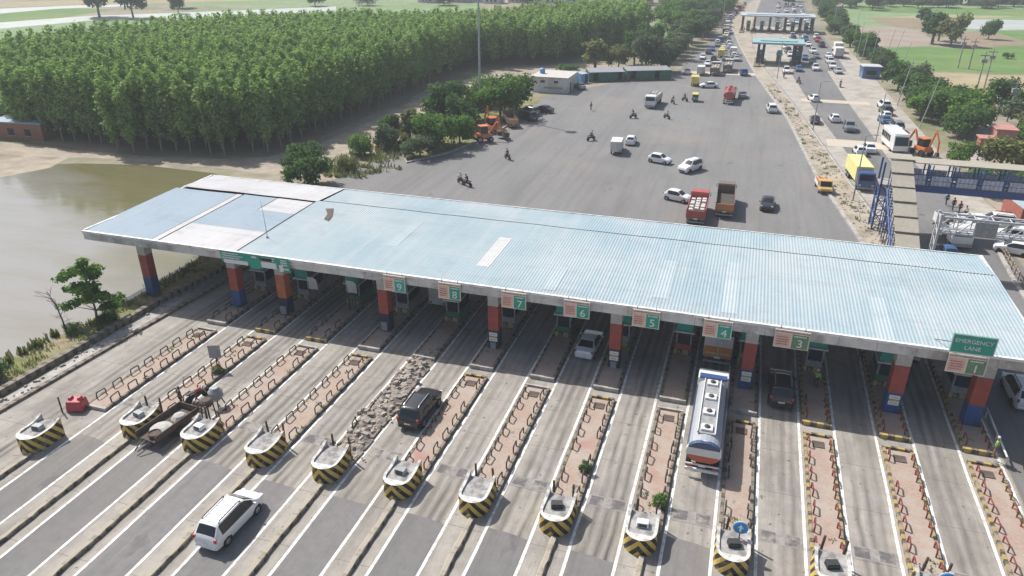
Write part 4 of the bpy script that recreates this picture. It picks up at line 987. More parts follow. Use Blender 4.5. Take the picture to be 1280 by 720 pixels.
def rickshaw():
    root = thing('auto_rickshaw', '', 'rickshaw')
    c = MB(); c.xprism([(-1.3, .35), (.7, .35), (1.3, .45), (1.25, .8), (.95, 1.15), (-.4, .95), (-1.3, 1.0)], -.66, .66); c.build('body', 'green_truck', root, bevel=.05)
    c = MB(); c.xprism([(-1.35, 1.0), (-1.3, 1.72), (-.9, 1.82), (.6, 1.80), (.95, 1.62), (.8, 1.58), (-1.0, 1.62), (-1.1, 1.0)], -.68, .68); c.build('hood', 'yellow_truck', root, bevel=.03)
    g_ = MB(); g_.add([(-.55, .98, 1.12), (.55, .98, 1.12), (.55, .9, 1.58), (-.55, .9, 1.58)], [(0, 1, 2, 3)]); g_.build('windscreen', 'glass', root)
    q = MB(); q.bbox(-.55, .55, -.6, -.1, .7, 1.2); q.build('seat', 'black_plastic', root)
    for x, y in ((0, 1.05), (-.56, -.85), (.56, -.85)): wheel(root, x, y, .24, .13)
    q = MB(); q.lathe([(.09, 0), (.11, .06), (.05, .08)], 10, (0, 1.27, .85), 'Y'); q.build('headlight', 'headlamp', root)
    return root
def motorbike():
    root = thing('motorcycle', '', 'motorcycle')
    for y in (-.62, .66):
        q = MB(); q.lathe([(.22, -.045), (.29, -.045), (.31, 0), (.29, .045), (.22, .045)], 16, (0, 0, 0), 'X'); o = q.build('wheel', 'rubber', root, loc=(0, y, .31)); MB().lathe([(.2, -.02), (.2, .02)], 10, (0, 0, 0), 'X').build('rim', 'rim', o)
    q = MB(); q.bbox(-.09, .09, -.55, .3, .38, .62); q.tube((0, -.62, .31), (0, .1, .4), .04); q.tube((0, -.62, .31), (.0, -.5, .7), .035); q.build('frame', 'black_plastic', root)
    q = MB(); q.box(0, .16, .80, .26, .5, .22, 0, .8); q.build('fuel_tank', 'red_car', root, bevel=.05)
    q = MB(); q.box(0, -.4, .80, .26, .7, .1); q.build('seat', 'black_plastic', root, bevel=.03)
    q = MB(); q.tube((-.06, .66, .31), (-.06, .42, .98), .03); q.tube((.06, .66, .31), (.06, .42, .98), .03); q.build('fork', 'chrome', root)
    q = MB(); q.path([(-.36, .26, 1.02), (-.1, .42, 1.0), (.1, .42, 1.0), (.36, .26, 1.02)], .02); q.build('handlebar', 'chrome', root)
    MB().lathe([(.05, -.06), (.09, .05), (.09, .07)], 10, (0, .5, .88), 'Y').build('headlight', 'headlamp', root)
    return root

# ------------------------------------------------------------------ people
def person(pose, shirt, trouser, hair='hair'):
    """one continuous skinned body; hair and clothes are children"""
    if pose == 'ride':
        V = dict(pel=(0, -.12, 1.0), sp=(0, -.03, 1.22), ch=(0, .10, 1.42), nk=(0, .18, 1.54), hd=(0, .24, 1.64), ht=(0, .27, 1.75))
        for s_, k in ((-1, 'l'), (1, 'r')):
            V.update({'sh'+k: (s_*.18, .10, 1.43), 'el'+k: (s_*.26, .20, 1.20), 'wr'+k: (s_*.30, .46, 1.08), 'ha'+k: (s_*.31, .56, 1.06), 'hp'+k: (s_*.10, .02, .90), 'kn'+k: (s_*.19, .42, .82), 'an'+k: (s_*.16, .20, .42), 'to'+k: (s_*.16, .36, .38)})
    elif pose == 'crouch':
        V = dict(pel=(0, -.12, .34), sp=(0, -.05, .56), ch=(0, .08, .78), nk=(0, .16, .90), hd=(0, .22, .99), ht=(0, .26, 1.09))
        for s_, k in ((-1, 'l'), (1, 'r')):
            V.update({'sh'+k: (s_*.18, .09, .82), 'el'+k: (s_*.26, .26, .60), 'wr'+k: (s_*.16, .46, .48), 'ha'+k: (s_*.13, .54, .45), 'hp'+k: (s_*.10, -.1, .33), 'kn'+k: (s_*.20, .28, .50), 'an'+k: (s_*.15, .02, .09), 'to'+k: (s_*.16, .18, .05)})
    else:
        st = .16 if pose == 'walk' else .02
        V = dict(pel=(0, 0, .95), sp=(0, .01, 1.15), ch=(0, .02, 1.35), nk=(0, .02, 1.49), hd=(0, .04, 1.60), ht=(0, .04, 1.71))
        for s_, k in ((-1, 'l'), (1, 'r')):
            V.update({'sh'+k: (s_*.18, .01, 1.41), 'el'+k: (s_*.25, -.03-s_*st*.5, 1.14), 'wr'+k: (s_*.26, .06-s_*st, .92), 'ha'+k: (s_*.26, .09-s_*st, .83), 'hp'+k: (s_*.10, 0, .92), 'kn'+k: (s_*.11, .03+s_*st, .50), 'an'+k: (s_*.11, -.02+s_*st*1.4, .08), 'to'+k: (s_*.12, .12+s_*st*1.4, .04)})
    names = list(V); ix = {n: i for i, n in enumerate(names)}
    E = [('pel', 'sp'), ('sp', 'ch'), ('ch', 'nk'), ('nk', 'hd'), ('hd', 'ht')]
    for k in 'lr': E += [('ch', 'sh'+k), ('sh'+k, 'el'+k), ('el'+k, 'wr'+k), ('wr'+k, 'ha'+k), ('pel', 'hp'+k), ('hp'+k, 'kn'+k), ('kn'+k, 'an'+k), ('an'+k, 'to'+k)]
    Rd = dict(pel=.13, sp=.125, ch=.15, nk=.055, hd=.095, ht=.07, sh=.07, el=.045, wr=.032, ha=.035, hp=.09, kn=.06, an=.042, to=.035)
    rad = [Rd.get(n, Rd.get(n[:-1], .05)) for n in names]
    body = skinned('person', [V[n] for n in names], [(ix[a], ix[b]) for a, b in E], rad, 'skin')
    def cloth(nm, keep, grow, mat):
        kk = [n for n in names if n in keep]; jx = {n: i for i, n in enumerate(kk)}
        ee = [(jx[a], jx[b]) for a, b in E if a in jx and b in jx]
        return skinned(nm, [V[n] for n in kk], ee, [Rd.get(n, Rd.get(n[:-1], .05))+grow for n in kk], mat, body)
    cloth('shirt', {'pel', 'sp', 'ch', 'shl', 'shr', 'ell', 'elr'}, .018, shirt)
    cloth('trousers', {'pel', 'hpl', 'hpr', 'knl', 'knr', 'anl', 'anr'}, .014, trouser)
    hx, hy, hz_ = V['ht']; q = MB(); q.lathe([(.10, -.05), (.112, 0), (.095, .07), (.05, .11), (.01, .12)], 10, (hx, hy-.02, hz_-.02)); q.build('hair', hair, body, smooth=True)
    return body
pp = {}
def put_person(pose, shirt, trouser, loc, rz, label, group=None, hair='hair'):
    k = (pose, shirt, trouser, hair)
    if k in pp: o = dup(pp[k], loc, rz, label, group)
    else:
        o = person(pose, shirt, trouser, hair); pp[k] = o; kids(o); o.location = loc; o.rotation_euler = (0, 0, rz); o['label'] = label
        if group: o['group'] = group
    o['category'] = 'person'; return o
bike0 = None
def put_bike(x, y, rz, label, shirt=None, plabel=None, z=.024, hair='hair', trouser='trouser'):
    global bike0
    if bike0 is None:
        bike0 = motorbike(); bike0.scale = (1.12,)*3; kids(bike0); [kids(k) for k in kids(bike0)]; bike0.location = (x, y, z); bike0.rotation_euler = (0, 0, rz); bike0['label'] = label
    else: dup(bike0, (x, y, z), rz, label, scale=1.12)
    if shirt: put_person('ride', shirt, trouser, (x, y, z), rz, plabel, hair=hair)

protos = {}
def place(key, maker, x, y, rz, label, group=None, over=None, z=.03, cat=None, scale=1.):
    if key not in protos:
        o = maker(); protos[key] = o
        for k in kids(o): [kids(q) for q in kids(k)]
        o.location = (x, y, z); o.rotation_euler = (0, 0, rz); o.scale = (scale,)*3; o['label'] = label
        if group: o['group'] = group
        if over:
            for k in kids(o):
                b = k.name.split('.')[0]
                if b in over: k.data.materials[0] = m[over[b]]
    else: o = dup(protos[key], (x, y, z), rz, label, group, None, over, scale)
    if cat: o['category'] = cat
    return o
def pcar(kind, col, x, y, rz, label, group=None, z=.03, cat=None):
    o = place((kind, col), lambda: car(kind, col), x, y, rz, label, group, None, z, cat); return o
PI = math.pi
# near the booths
pcar('mpv', 'white_car', -27.1, 28.1, -.03, 'white people carrier with black roof rails driving towards the booths', z=.045)
pcar('suv', 'black_car', -20.75, 42.4, -.02, 'black four wheel drive in the sunlit lane beside the wrecked island', z=.036, cat='car')
pcar('sedan', 'silver_pale', -10.65, 56.0, -.03, 'silver saloon car in the canopy shade', z=.036)
pcar('suv', 'black_car', 5.35, 53.6, 0, 'black car in the canopy shade right of the silver tanker', z=.036, cat='car')
place('lor_w', lambda: truck('open', 'white_truck', 'white_truck', 7.4), 25.2, 95.0, PI+.1, 'white lorry with dark empty bed under the footbridge beside the gantry', z=.03)
place('tank1', lambda: truck('tanker', 'white_truck', 'tank_silver', 10.3), .15, 46.6, 0, 'silver tanker lorry with white cab and red and blue tail bands', cat='tanker', z=.036)
place('box1', lambda: truck('box', 'orange_truck', 'wall_white', 7.6), .2, 60.0, 0, 'box lorry with orange tailgate ahead of the silver tanker', z=.036)
place('van_g', lambda: van('white_truck', 'wall_white'), -26.3, 61.5, 0, 'pale boxy van deep in the shade beneath the number nine sign', z=.036)
pcar('hatch', 'white_car', 15.9, 63.5, PI, 'white hatchback facing out of the shade behind a red column', z=.036)
pcar('mpv', 'white_car', 23.3, 58.9, 0, 'white car on the bypass road cut by the right edge of the picture', z=.03)
pcar('suv', 'black_car', 22.1, 47.6, 0, 'black car in the shade on the bypass road right of the last island', z=.03)
# on the open asphalt
pcar('hatch', 'white_car', -12.5, 117.8, -1.9, 'white hatchback in mid plaza, left of the white car with dark roof', z=.025)
pcar('suv', 'white_car', -7.4, 114.8, PI-.5, 'white four wheel drive in mid plaza, rightmost of two side by side', z=.025)
pcar('hatch', 'white_car', -7.7, 99.6, -1.9, 'white hatchback just beyond the canopy, left of the red cargo lorry', z=.025)
place('trk_r', lambda: truck('cargo', 'red_truck', 'red_truck', 7.8), -4.55, 93.9, 0.0, 'red cargo lorry with pale sacks just beyond the canopy', z=.025)
place('trk_o', lambda: truck('open', 'brown_truck', 'orange_truck', 8.6), -1.35, 98.2, 0.03, 'dark lorry with empty bed and orange tailgate just beyond the canopy', z=.025)
pcar('sedan', 'black_car', 4.1, 100.3, PI-.05, 'black saloon on its own to the right of the orange lorry', z=.025)
place('van_w', lambda: van('white_car', 'wall_white'), -20.3, 122.6, .08, 'white box van in mid plaza beside a white car', z=.025)
pcar('hatch', 'white_car', -18.9, 128.6, .05, 'white car half hidden ahead of the white box van', z=.025)
place('trk_d', lambda: truck('cargo', 'white_truck', 'brown_truck', 8.4), -19.7, 162.5, PI-.05, 'brown lorry with high load facing the plaza, left of the motorcycles', z=.025)
pcar('sedan', 'white_car', -9.8, 187, PI/2+.3, 'white saloon turning beside the yellow van far across the plaza', z=.025)
place('van_y', lambda: van('yellow_truck', 'yellow_truck', 5.4), -13.4, 190.2, .1, 'yellow box van far across the plaza', z=.025)
place('tank2', lambda: truck('tanker', 'red_truck', 'red_truck', 8.6), -4.3, 172.0, -.02, 'red tanker lorry far across the plaza', cat='tanker', z=.025)
pcar('sedan', 'grey_car', -1.7, 177.2, 0, 'dark grey saloon right beside the red tanker lorry', z=.025)
pcar('suv', 'white_car', 4.6, 163.5, .1, 'white four wheel drive hugging the kerb of the central reservation', z=.025)
place('pick', lambda: van('marigold', 'white_truck', 5.0, 'pickup'), 12.0-.3, 110.8, PI+.08, 'orange fronted pickup with red load beside the median kerb', z=.025, cat='pickup')
place('rick', rickshaw, -11.5, 169.6, PI, 'dark green auto rickshaw between the motorcycles and the red tanker', z=.025)
BK = [(-38.9, 97.6, 'left one of two motorcycles riding together behind the canopy', 'shirt_white', 'rider in white on the left one of the paired motorcycles'),
      (-37.6, 96.8, 'right one of two motorcycles riding together behind the canopy', 'shirt_dark', 'rider in dark clothes on the right one of the paired motorcycles'),
      (-36.4, 112.2, 'lone motorcycle nearest the planted corner of the asphalt', 'shirt_dark', 'rider in dark clothes nearest the planted corner'),
      (-26.1, 128.6, 'motorcycle riding left of the white box van', 'shirt_dark', 'rider in dark clothes left of the white box van'),
      (-21.8, 148.8, 'motorcycle just in front of the brown loaded lorry', 'shirt_red', 'rider in red just in front of the brown loaded lorry'),
      (-15.3, 150.2, 'motorcycle whose rider wears white, right of the brown lorry front', 'shirt_white', 'rider in white to the right of the brown lorry front'),
      (-15.9, 165.5, 'motorcycle furthest left of two beside the auto rickshaw', 'shirt_blue', 'rider in blue between the brown lorry and the rickshaw'),
      (-13.6, 168.8, 'motorcycle right behind the dark auto rickshaw', 'shirt_dark', 'rider in dark clothes close to the auto rickshaw')]
for i, (x, y, lb, sh, pl) in enumerate(BK): put_bike(x, y, (.9, 1.1, .8, -.6, PI-.6, PI+.8, PI+.5, .8)[i], lb, sh, pl, hair='shirt_white' if sh == 'shirt_white' else 'hair')
put_person('walk', 'shirt_blue', 'trouser', (-31.4, 153.4, .024), 1.2, 'person in blue walking alone across the open asphalt')
# right carriageway
pcar('hatch', 'white_car', 13.5, 178, .3, 'white hatchback crossing the far cream band on the service road', z=.03)
pcar('sedan', 'black_car', 12.7, 155.5, 0, 'black car on the service road beyond the nearer cream band', z=.03)
pcar('hatch', 'white_car', 16.4, 158, .1, 'white car beside the black one on the service road', z=.03)
pcar('suv', 'grey_car', 18.5, 150.6, PI, 'grey four wheel drive nearest the cream band on the service road', z=.03)
for x, y, kd, cl, lb in ((25.6, 159.5, 'sedan', 'blue_car', 'dark blue car nearest us in the row parked by the trees'), (26.3, 163.8, 'hatch', 'white_car', 'white car second in the row parked by the trees'), (26.9, 168.5, 'suv', 'black_car', 'black car third in the row parked by the trees'), (27.3, 174.5, 'suv', 'white_car', 'white car furthest away in the row parked by the trees'), (26.6, 149.6, 'sedan', 'white_car', 'white car parked behind the white coach'), (27.0, 154.0, 'suv', 'grey_car', 'grey car parked between the coach and the tree row')):
    pcar(kd, cl, x, y, .12, lb, z=.035)
pcar('sedan', 'white_car', 20.3, 135.6, .1, 'white saloon right behind the yellow lorry', z=.035)
pcar('hatch', 'white_car', 18.6, 133.2, .1, 'white hatchback tucked between the yellow lorry and a white saloon', z=.035)
# yellow bus with blue front
def bus(L, W_, H_, side, roofc, front):
    root = thing('bus', '', 'bus'); h = L/2
    q = MB(); q.bbox(-W_/2, W_/2, -h, h-1.6, .45, H_-.06); q.build('body', side, root, bevel=.08)
    q = MB(); q.xprism([(h-1.6, .45), (h, .45), (h, 1.3), (h-.2, 2.2), (h-.35, H_-.1), (h-1.6, H_-.1)], -W_/2+.01, W_/2-.01); q.build('front', front, root, bevel=.08)
    q = MB(); q.bbox(-W_/2+.08, W_/2-.08, -h+.1, h-.6, H_-.06, H_+.06); q.build('roof', roofc, root, bevel=.04)
    q = MB(); q.add([(-W_/2+.15, h+.012, 1.35), (W_/2-.15, h+.012, 1.35), (W_/2-.2, h-.30, H_-.35), (-W_/2+.2, h-.30, H_-.35)], [(0, 1, 2, 3)]); q.v = [(x, y+.02, z) for x, y, z in q.v]; q.build('windscreen', 'glass', root)
    for s_ in (-1, 1):
        for k in range(5):
            q = MB(); a = -h+.5+k*(L-2.8)/5; q.bbox(s_*(W_/2+.006)-.004, s_*(W_/2+.006)+.004, a, a+(L-2.8)/5-.15, 1.45, H_-.6); q.build('side_window', 'glass', root)
        for y in (-h+1.6, h-1.9): wheel(root, s_*(W_/2-.14), y, .45, .26)
        q = MB(); q.box(s_*.8, h+.03, .85, .3, .06, .2); q.build('headlight', 'headlamp', root)
    q = MB(); q.bbox(-W_/2+.2, W_/2-.2, -h-.02, -h-.004, 1.5, H_-.5); q.build('rear_window', 'glass', root)
    return root
place('busy', lambda: truck('box', 'blue_truck', 'lemon_truck', 9.2), 16.9, 116.0, PI+.10, 'lorry with yellow cargo box and blue cab beside the footbridge stairs', cat='lorry')
place('busw', lambda: bus(8.0, 2.4, 3.1, 'white_truck', 'white_truck', 'white_truck'), 24.6, 139.2, PI+.12, 'white coach with dark windscreen parked by the orange digger', cat='bus')
pcar('sedan', 'blue_car', 23.6, 88.6, .1, 'dark blue car under the white sign gantry')
pcar('hatch', 'white_car', 19.6, 87.2, .1, 'white car at the foot of the footbridge stairs')
for x, y, lb, kd in ((28.9, 100.4, 'white car parked under the footbridge beside the walking people', 'suv'), (32.2, 97.0, 'white car parked sideways behind the white sign gantry', 'sedan'), (34.6, 94.0, 'white hatchback parked behind the gantry, at the right edge', 'hatch'), (31.0, 92.2, 'white hatchback parked nearest the rail fence behind the gantry', 'hatch'), (35.6, 98.6, 'white four wheel drive at the right edge below the footbridge trees', 'suv2'), (31.5, 101.5, 'white people carrier in the shade by the trees under the footbridge', 'mpv')):
    pcar(kd.strip('2'), 'white_car', x, y, {'suv': .2, 'sedan': 1.2, 'mpv': 1.5, 'hatch': 1.3, 'suv2': 1.4}[kd], lb, z=.02)
for k, (x, y) in enumerate(((27.6, 106.5), (28.1, 105.2), (27.2, 108.6), (28.4, 103.4))):
    put_person('walk', ('shirt_dark', 'shirt_red', 'shirt_blue', 'shirt_white')[k], 'trouser', (x, y, .03), .4, 'person in a '+('dark', 'red', 'blue', 'white')[k]+' shirt walking by the trees under the footbridge')
# people near the booths
put_person('stand', 'shirt_hiviz', 'trouser', (8.0, 55.0, .28), 2.6, 'attendant in lime vest standing by the booth right of the shaded black car', hair='shirt_white')
put_person('stand', 'shirt_hiviz', 'trouser', (11.9, 61.0, .036), PI, 'attendant in lime vest in the shade left of the second red column from the right')
put_person('stand', 'shirt_hiviz', 'trouser_tan', (19.35, 49.4, .3), 1.2, 'attendant in lime vest at the front kerb of the rightmost island', hair='shirt_white')
put_bike(-38.3, 38.9, -.3, 'motorcycle parked beside the rusty cement cart')
put_person('stand', 'shirt_dark', 'trouser', (-38.9, 37.8, .036), -.6, 'worker in dark shirt standing beside the cement cart')
put_person('crouch', 'shirt_white', 'trouser_tan', (-37.7, 37.9, .036), -1.2, 'worker in white shirt crouching behind the cement cart')

for k in range(7): put_bike(33.4+k*.95, 104.6+k*.12, .3+.05*k, 'motorcycle parked in the row by the trees under the footbridge'); bpy.data.objects['motorcycle' if False else [o.name for o in COL.objects if o.name.startswith('motorcycle')][-1]]['group'] = 'motorcycles parked under the footbridge trees'
# far traffic beyond y = 215
QK = {}
def q_car(kind, col, x, y, rz, where):
    nm = {'white_car': 'white', 'black_car': 'black', 'silver_car': 'silver', 'grey_car': 'grey', 'red_car': 'red', 'blue_car': 'blue', 'cream_car': 'cream'}[col]
    kn = {'hatch': 'hatchback', 'sedan': 'saloon', 'suv': 'four wheel drive', 'mpv': 'people carrier'}[kind]
    g = nm+' '+kn+'s '+where
    pcar(kind, col, x, y, rz, nm+' '+kn+' '+where, g, z=.04)
r_ = random.Random(21)
def lane_x(P_, y):
    for a, b in zip(P_, P_[1:]):
        if a[1] <= y <= b[1]: return a[0]+(b[0]-a[0])*(y-a[1])/(b[1]-a[1])
    return P_[-1][0]
taken = []
def free(x, y, d=5.6): 
    if any(abs(x-a) < 2.6 and abs(y-b) < d for a, b in taken): return False
    taken.append((x, y)); return True
cols = ['white_car']*6+['black_car', 'grey_car', 'silver_car', 'red_car', 'blue_car']
for _ in range(4000):
    y = 205+r_.random()**.9*235
    a, b = lane_x([(p[0]+1.5, p[1]) for p in leftE[8:]], y), lane_x(medL, y)-1.6
    dens = .18 if y < 225 else .5 if y < 245 else 1
    if r_.random() > dens: continue
    nl = max(1, int((b-a)/3.0)); x = a+(b-a)*(r_.randrange(nl)+.5)/nl+r_.uniform(-.3, .3)
    if not free(x, y, 5.4 if y > 245 else 7 if y > 228 else 12): continue
    if len(taken) > 240: break
    q = r_.random()
    if q < .12: place('trk_r' if q < .04 else 'trk_d' if q < .08 else 'trk_o', None, x, y, PI if q < .06 else 0, ('red' if q < .04 else 'brown' if q < .08 else 'orange tailed dark')+' lorry in the queue short of the far canopy', ('red' if q < .04 else 'brown' if q < .08 else 'orange tailed')+' lorries in the far queue', z=.03); taken.append((x, y+4))
    elif q < .2: place('van_w' if q < .16 else 'van_y', None, x, y, 0, ('white' if q < .16 else 'yellow')+' van in the queue short of the far canopy', ('white' if q < .16 else 'yellow')+' vans in the far queue', z=.03)
    elif q < .26: place('rick', None, x, y, 0, 'auto rickshaw in the queue short of the far canopy', 'rickshaws in the far queue', z=.03)
    else: q_car(r_.choice(['hatch', 'sedan', 'suv', 'hatch']), r_.choice(cols), x, y, r_.choice([0, .1, PI]), 'in the queue short of the far canopy')
taken2 = len(taken); cnt = 0
for _ in range(700):
    y = 215+r_.random()*225
    a, b = lane_x([(p[0]+8, p[1]) for p in medR[4:]], y), lane_x(rR, y)-1
    if 222 < y < 240: a = max(a, 13.6)
    if 303 < y < 318: continue
    nl = max(1, int((b-a)/3.2)); x = a+(b-a)*(r_.randrange(nl)+.5)/nl
    if not free(x, y, 6.5): continue
    cnt += 1
    if cnt > 62: break
    q_car(r_.choice(['hatch', 'sedan', 'suv', 'mpv']), r_.choice(cols), x, y, r_.choice([PI, PI, PI+.1]), 'on the far stretch of the service road')
for x, y, lb in ((22.9, 250, 'white lorry parked by the roadside trees, nearest the green far canopy'), (23.6, 262, 'white lorry parked by the roadside trees, behind another')):
    place('van_w', None, x+.6, y, .05, lb, z=.03, scale=1.3)
put_bike(7.6, 207, 0, 'motorcycle on the pale concrete short of the green far canopy', 'shirt_dark', 'rider in dark clothes short of the green far canopy', z=.03)
put_bike(11.0, 199.5, .5, 'motorcycle entering the darker asphalt on the far service road', 'shirt_dark', 'rider in dark clothes on the darker asphalt of the service road', z=.03)
put_bike(20.4, 197.5, PI, 'motorcycle by the roadside edge of the far service road', 'shirt_red', 'rider in red by the roadside edge of the service road', z=.03)

# ------------------------------------------------------------------ far canopies
def far_canopy(x0, x1, y0, y1, z, cols, roofm, label):
    g = thing('far_canopy', label, 'canopy', ((x0+x1)/2, (y0+y1)/2, 0)); cx, cy = (x0+x1)/2, (y0+y1)/2
    q = MB(); q.bbox(x0-cx, x1-cx, y0-cy, y1-cy, z, z+.12); q.bbox(x0-cx+2, x1-cx-2, y0-cy+3, y1-cy-3, z+.12, z+.35); q.build('roof', roofm, g)
    q = MB(); q.bbox(x0-cx, x1-cx, y0-cy-.1, y0-cy, z-.35, z+.1); q.bbox(x0-cx, x1-cx, y1-cy, y1-cy+.1, z-.35, z+.1); q.bbox(x0-cx-.1, x0-cx, y0-cy, y1-cy, z-.35, z+.1); q.bbox(x1-cx, x1-cx+.1, y0-cy, y1-cy, z-.35, z+.1); q.build('fascia', 'fascia' if roofm != 'teal_roof' else 'teal_roof', g)
    for x in cols:
        for y in (y0+1.5, y1-1.5): MB().box(x-cx, y-cy, z/2, .7, .7, z).build('column', 'column_navy' if roofm == 'teal_roof' else 'rust', g)
    for x in cols[:]:
        q = MB(); q.bbox(x-cx-.8, x-cx+.8, y0-cy-4, y1-cy+2, .0, .3); q.build('island', 'kerb_dark', g)
    return g
far_canopy(-1.2, 12.6, 227, 238, 6.0, [.6, 2.0, 10.4, 11.9], 'teal_roof', 'small teal roofed canopy on the service road far away')
far_canopy(-7.2, 19.4, 309, 321, 5.9, [-6.4, -2.0, 3.6, 9.2, 14.6, 18.8], 'roof_pale', 'long pale canopy across the whole road in the distance')
bth = pb['steel_grey']
for i, x in enumerate((1.2, 6.4, 11.2)): dup(bth, (x, 232, .3), 0, 'grey booth under the teal far canopy', 'booths under the teal far canopy')
for i, x in enumerate((-4.2, .8, 6.4, 12, 16.8)): dup(bth, (x, 314, .3), 0, 'grey booth under the long pale far canopy', 'booths under the long pale far canopy')

# ------------------------------------------------------------------ footbridge
g = thing('footbridge', 'navy steel footbridge with beige roof spanning the service road', 'footbridge', (0, 0, 0))
X0, X1, YF, YB, ZD = 18.6, 52, 95.6, 98.2, 6.0
q = MB(); q.bbox(X0, X1, YF-.08, YF+.08, 5.35, 6.1); q.bbox(X0, X1, YB-.08, YB+.08, 5.35, 6.1); q.build('girder', 'navy_steel', g)
q = MB(); q.bbox(X0, X1, YF+.1, YB-.1, 5.8, 5.95); q.build('deck', 'conc', g)
q = MB(); q.bbox(X0-.2, X1, YF+.35, YB+.35, 8.65, 8.75); q.build('roof', 'roof_beige', g)
x = X0
while x < X1:
    for yy in (YF, YB):
        q = MB(); q.bbox(x-.08, x+.08, yy-.07, yy+.07, 6.1, 8.65); q.bbox(x+.35, x+.47, yy-.06, yy+.06, 6.1, 8.65); q.build('post', 'navy_steel', g)
        q = MB(); q.bbox(x+.5, x+2.55, yy-.03, yy+.03, 6.25, 7.35)
        p_ = q.build('rail_panel', 'panel_grey', g)
        q = MB(); q.bbox(x+.08, x+2.6, yy-.04, yy+.04, 7.38, 7.46); q.bbox(x+.08, x+2.6, yy-.045, yy+.045, 6.75, 6.8)
        for k in range(4): q.bbox(x+.8+k*.46, x+.83+k*.46, yy-.045, yy+.045, 6.25, 7.38)
        q.build('handrail', 'navy_steel', p_)
    x += 2.7
# landing tower
q = MB()
for xx in (16.5, 18.2):
    for yy in (95.6, 98.0): q.bbox(xx-.1, xx+.1, yy-.1, yy+.1, 0, 8.6)
for z0 in (0, 1.9, 3.8):
    for yy in (95.6, 98.0): q.tube((16.5, yy, z0), (18.2, yy, z0+1.9), .05); q.tube((18.2, yy, z0), (16.5, yy, z0+1.9), .05); q.tube((16.5, yy, z0+1.9), (18.2, yy, z0+1.9), .06)
    for xx in (16.5, 18.2): q.tube((xx, 95.6, z0), (xx, 98, z0+1.9), .05); q.tube((xx, 98, z0), (xx, 95.6, z0+1.9), .05); q.tube((xx, 95.6, z0+1.9), (xx, 98, z0+1.9), .06)
q.build('lattice_tower', 'navy_steel', g)
q = MB(); q.bbox(16.4, 20.1, 95.5, 98.3, 5.7, 5.9); q.build('landing', 'conc', g)
# stair down towards the canopy
st = MB(); n = 26
for k in range(n): z = 5.7-k*.215; y = 95.4-k*.47; st.bbox(17.35, 19.15, y-.47, y, z-.08, z)
st.build('stair', 'conc', g)
for xx in (17.2, 19.3):
    q = MB(); q.tube((xx, 95.5, 5.7), (xx, 83.2, .1), .12); q.tube((xx, 95.5, 6.7), (xx, 83.2, 1.1), .05)
    for k in range(9): y = 95.3-k*1.5; z = 5.7-(95.5-y)*.455; q.tube((xx, y, z), (xx, y, z+2.6), .055); q.tube((xx, y, 0), (xx, y, z), .06)
    for k in range(8): y = 95.3-k*1.5; z = 5.7-(95.5-y)*.455; q.tube((xx, y, max(0, z-2.0)), (xx, y-1.5, z-.6), .045)
    q.build('stair_frame', 'navy_steel', g)
q = MB()
for k in range(6):
    ya, yb = 96.0-k*2.25, 96.0-(k+1)*2.25+.08; za, zb = 8.9-(96-ya)*.455-.06*(k % 2), 8.9-(96-yb)*.455-.06*(k % 2)
    q.add([(17.05, ya, za), (19.45, ya, za), (19.45, yb, zb), (17.05, yb, zb), (17.05, ya, za-.1), (19.45, ya, za-.1), (19.45, yb, zb-.1), (17.05, yb, zb-.1)], [(3, 2, 1, 0), (4, 5, 6, 7), (0, 1, 5, 4), (1, 2, 6, 5), (2, 3, 7, 6), (3, 0, 4, 7)])
q.build('stair_roof', 'roof_beige', g)
q = MB()
for k in range(1, 6): y = 96.0-k*2.25; q.bbox(17.0, 19.5, y-.1, y+.14, 8.9-(96-y)*.455+.02, 8.9-(96-y)*.455+.07)
q.build('joint_strip', 'steel_dark', g)
q = MB(); q.bbox(16.9, 19.6, 95.9, 98.5, 8.95, 9.05); q.build('landing_roof', 'roof_beige', g)

# white truss gantry over the service road
g = thing('sign_gantry', 'white lattice steel gantry spanning the service road behind the canopy', 'gantry', (0, 0, 0))
for xx in (20.9, 44):
    q = MB()
    for yy in (83.6, 85.0): q.bbox(xx-.12, xx+.12, yy-.12, yy+.12, 0, 6.6)
    for k in range(5): q.tube((xx, 83.6, k*1.3), (xx, 85, k*1.3+1.3), .05); q.tube((xx, 85, k*1.3), (xx, 83.6, k*1.3+1.3), .05)
    q.build('leg', 'galv', g)
q = MB()
for yy in (83.6, 85.0):
    for z in (4.6, 6.3): q.bbox(20.9, 44, yy-.1, yy+.1, z-.1, z+.1)
    for k in range(14): a = 20.9+k*1.65; q.tube((a, yy, 4.6), (a+1.65, yy, 6.3), .06); q.tube((a, yy, 4.6), (a, yy, 6.3), .06)
for k in range(15): a = 20.9+k*1.65; q.tube((a, 83.6, 6.3), (a, 85, 6.3), .06); q.tube((a, 83.6, 4.6), (a, 85, 4.6), .06); q.tube((a, 83.6, 6.3), (a+1.6, 85, 6.3), .05)
q.build('truss', 'galv', g)
q = MB(); q.bbox(24.2, 26.2, 83.3, 83.4, 4.6, 6.2); q.build('sign_back', 'steel_grey', g)
q = MB(); q.bbox(21.2, 43.8, 83.8, 84.8, 4.72, 4.78); q.build('catwalk', 'galv', g)

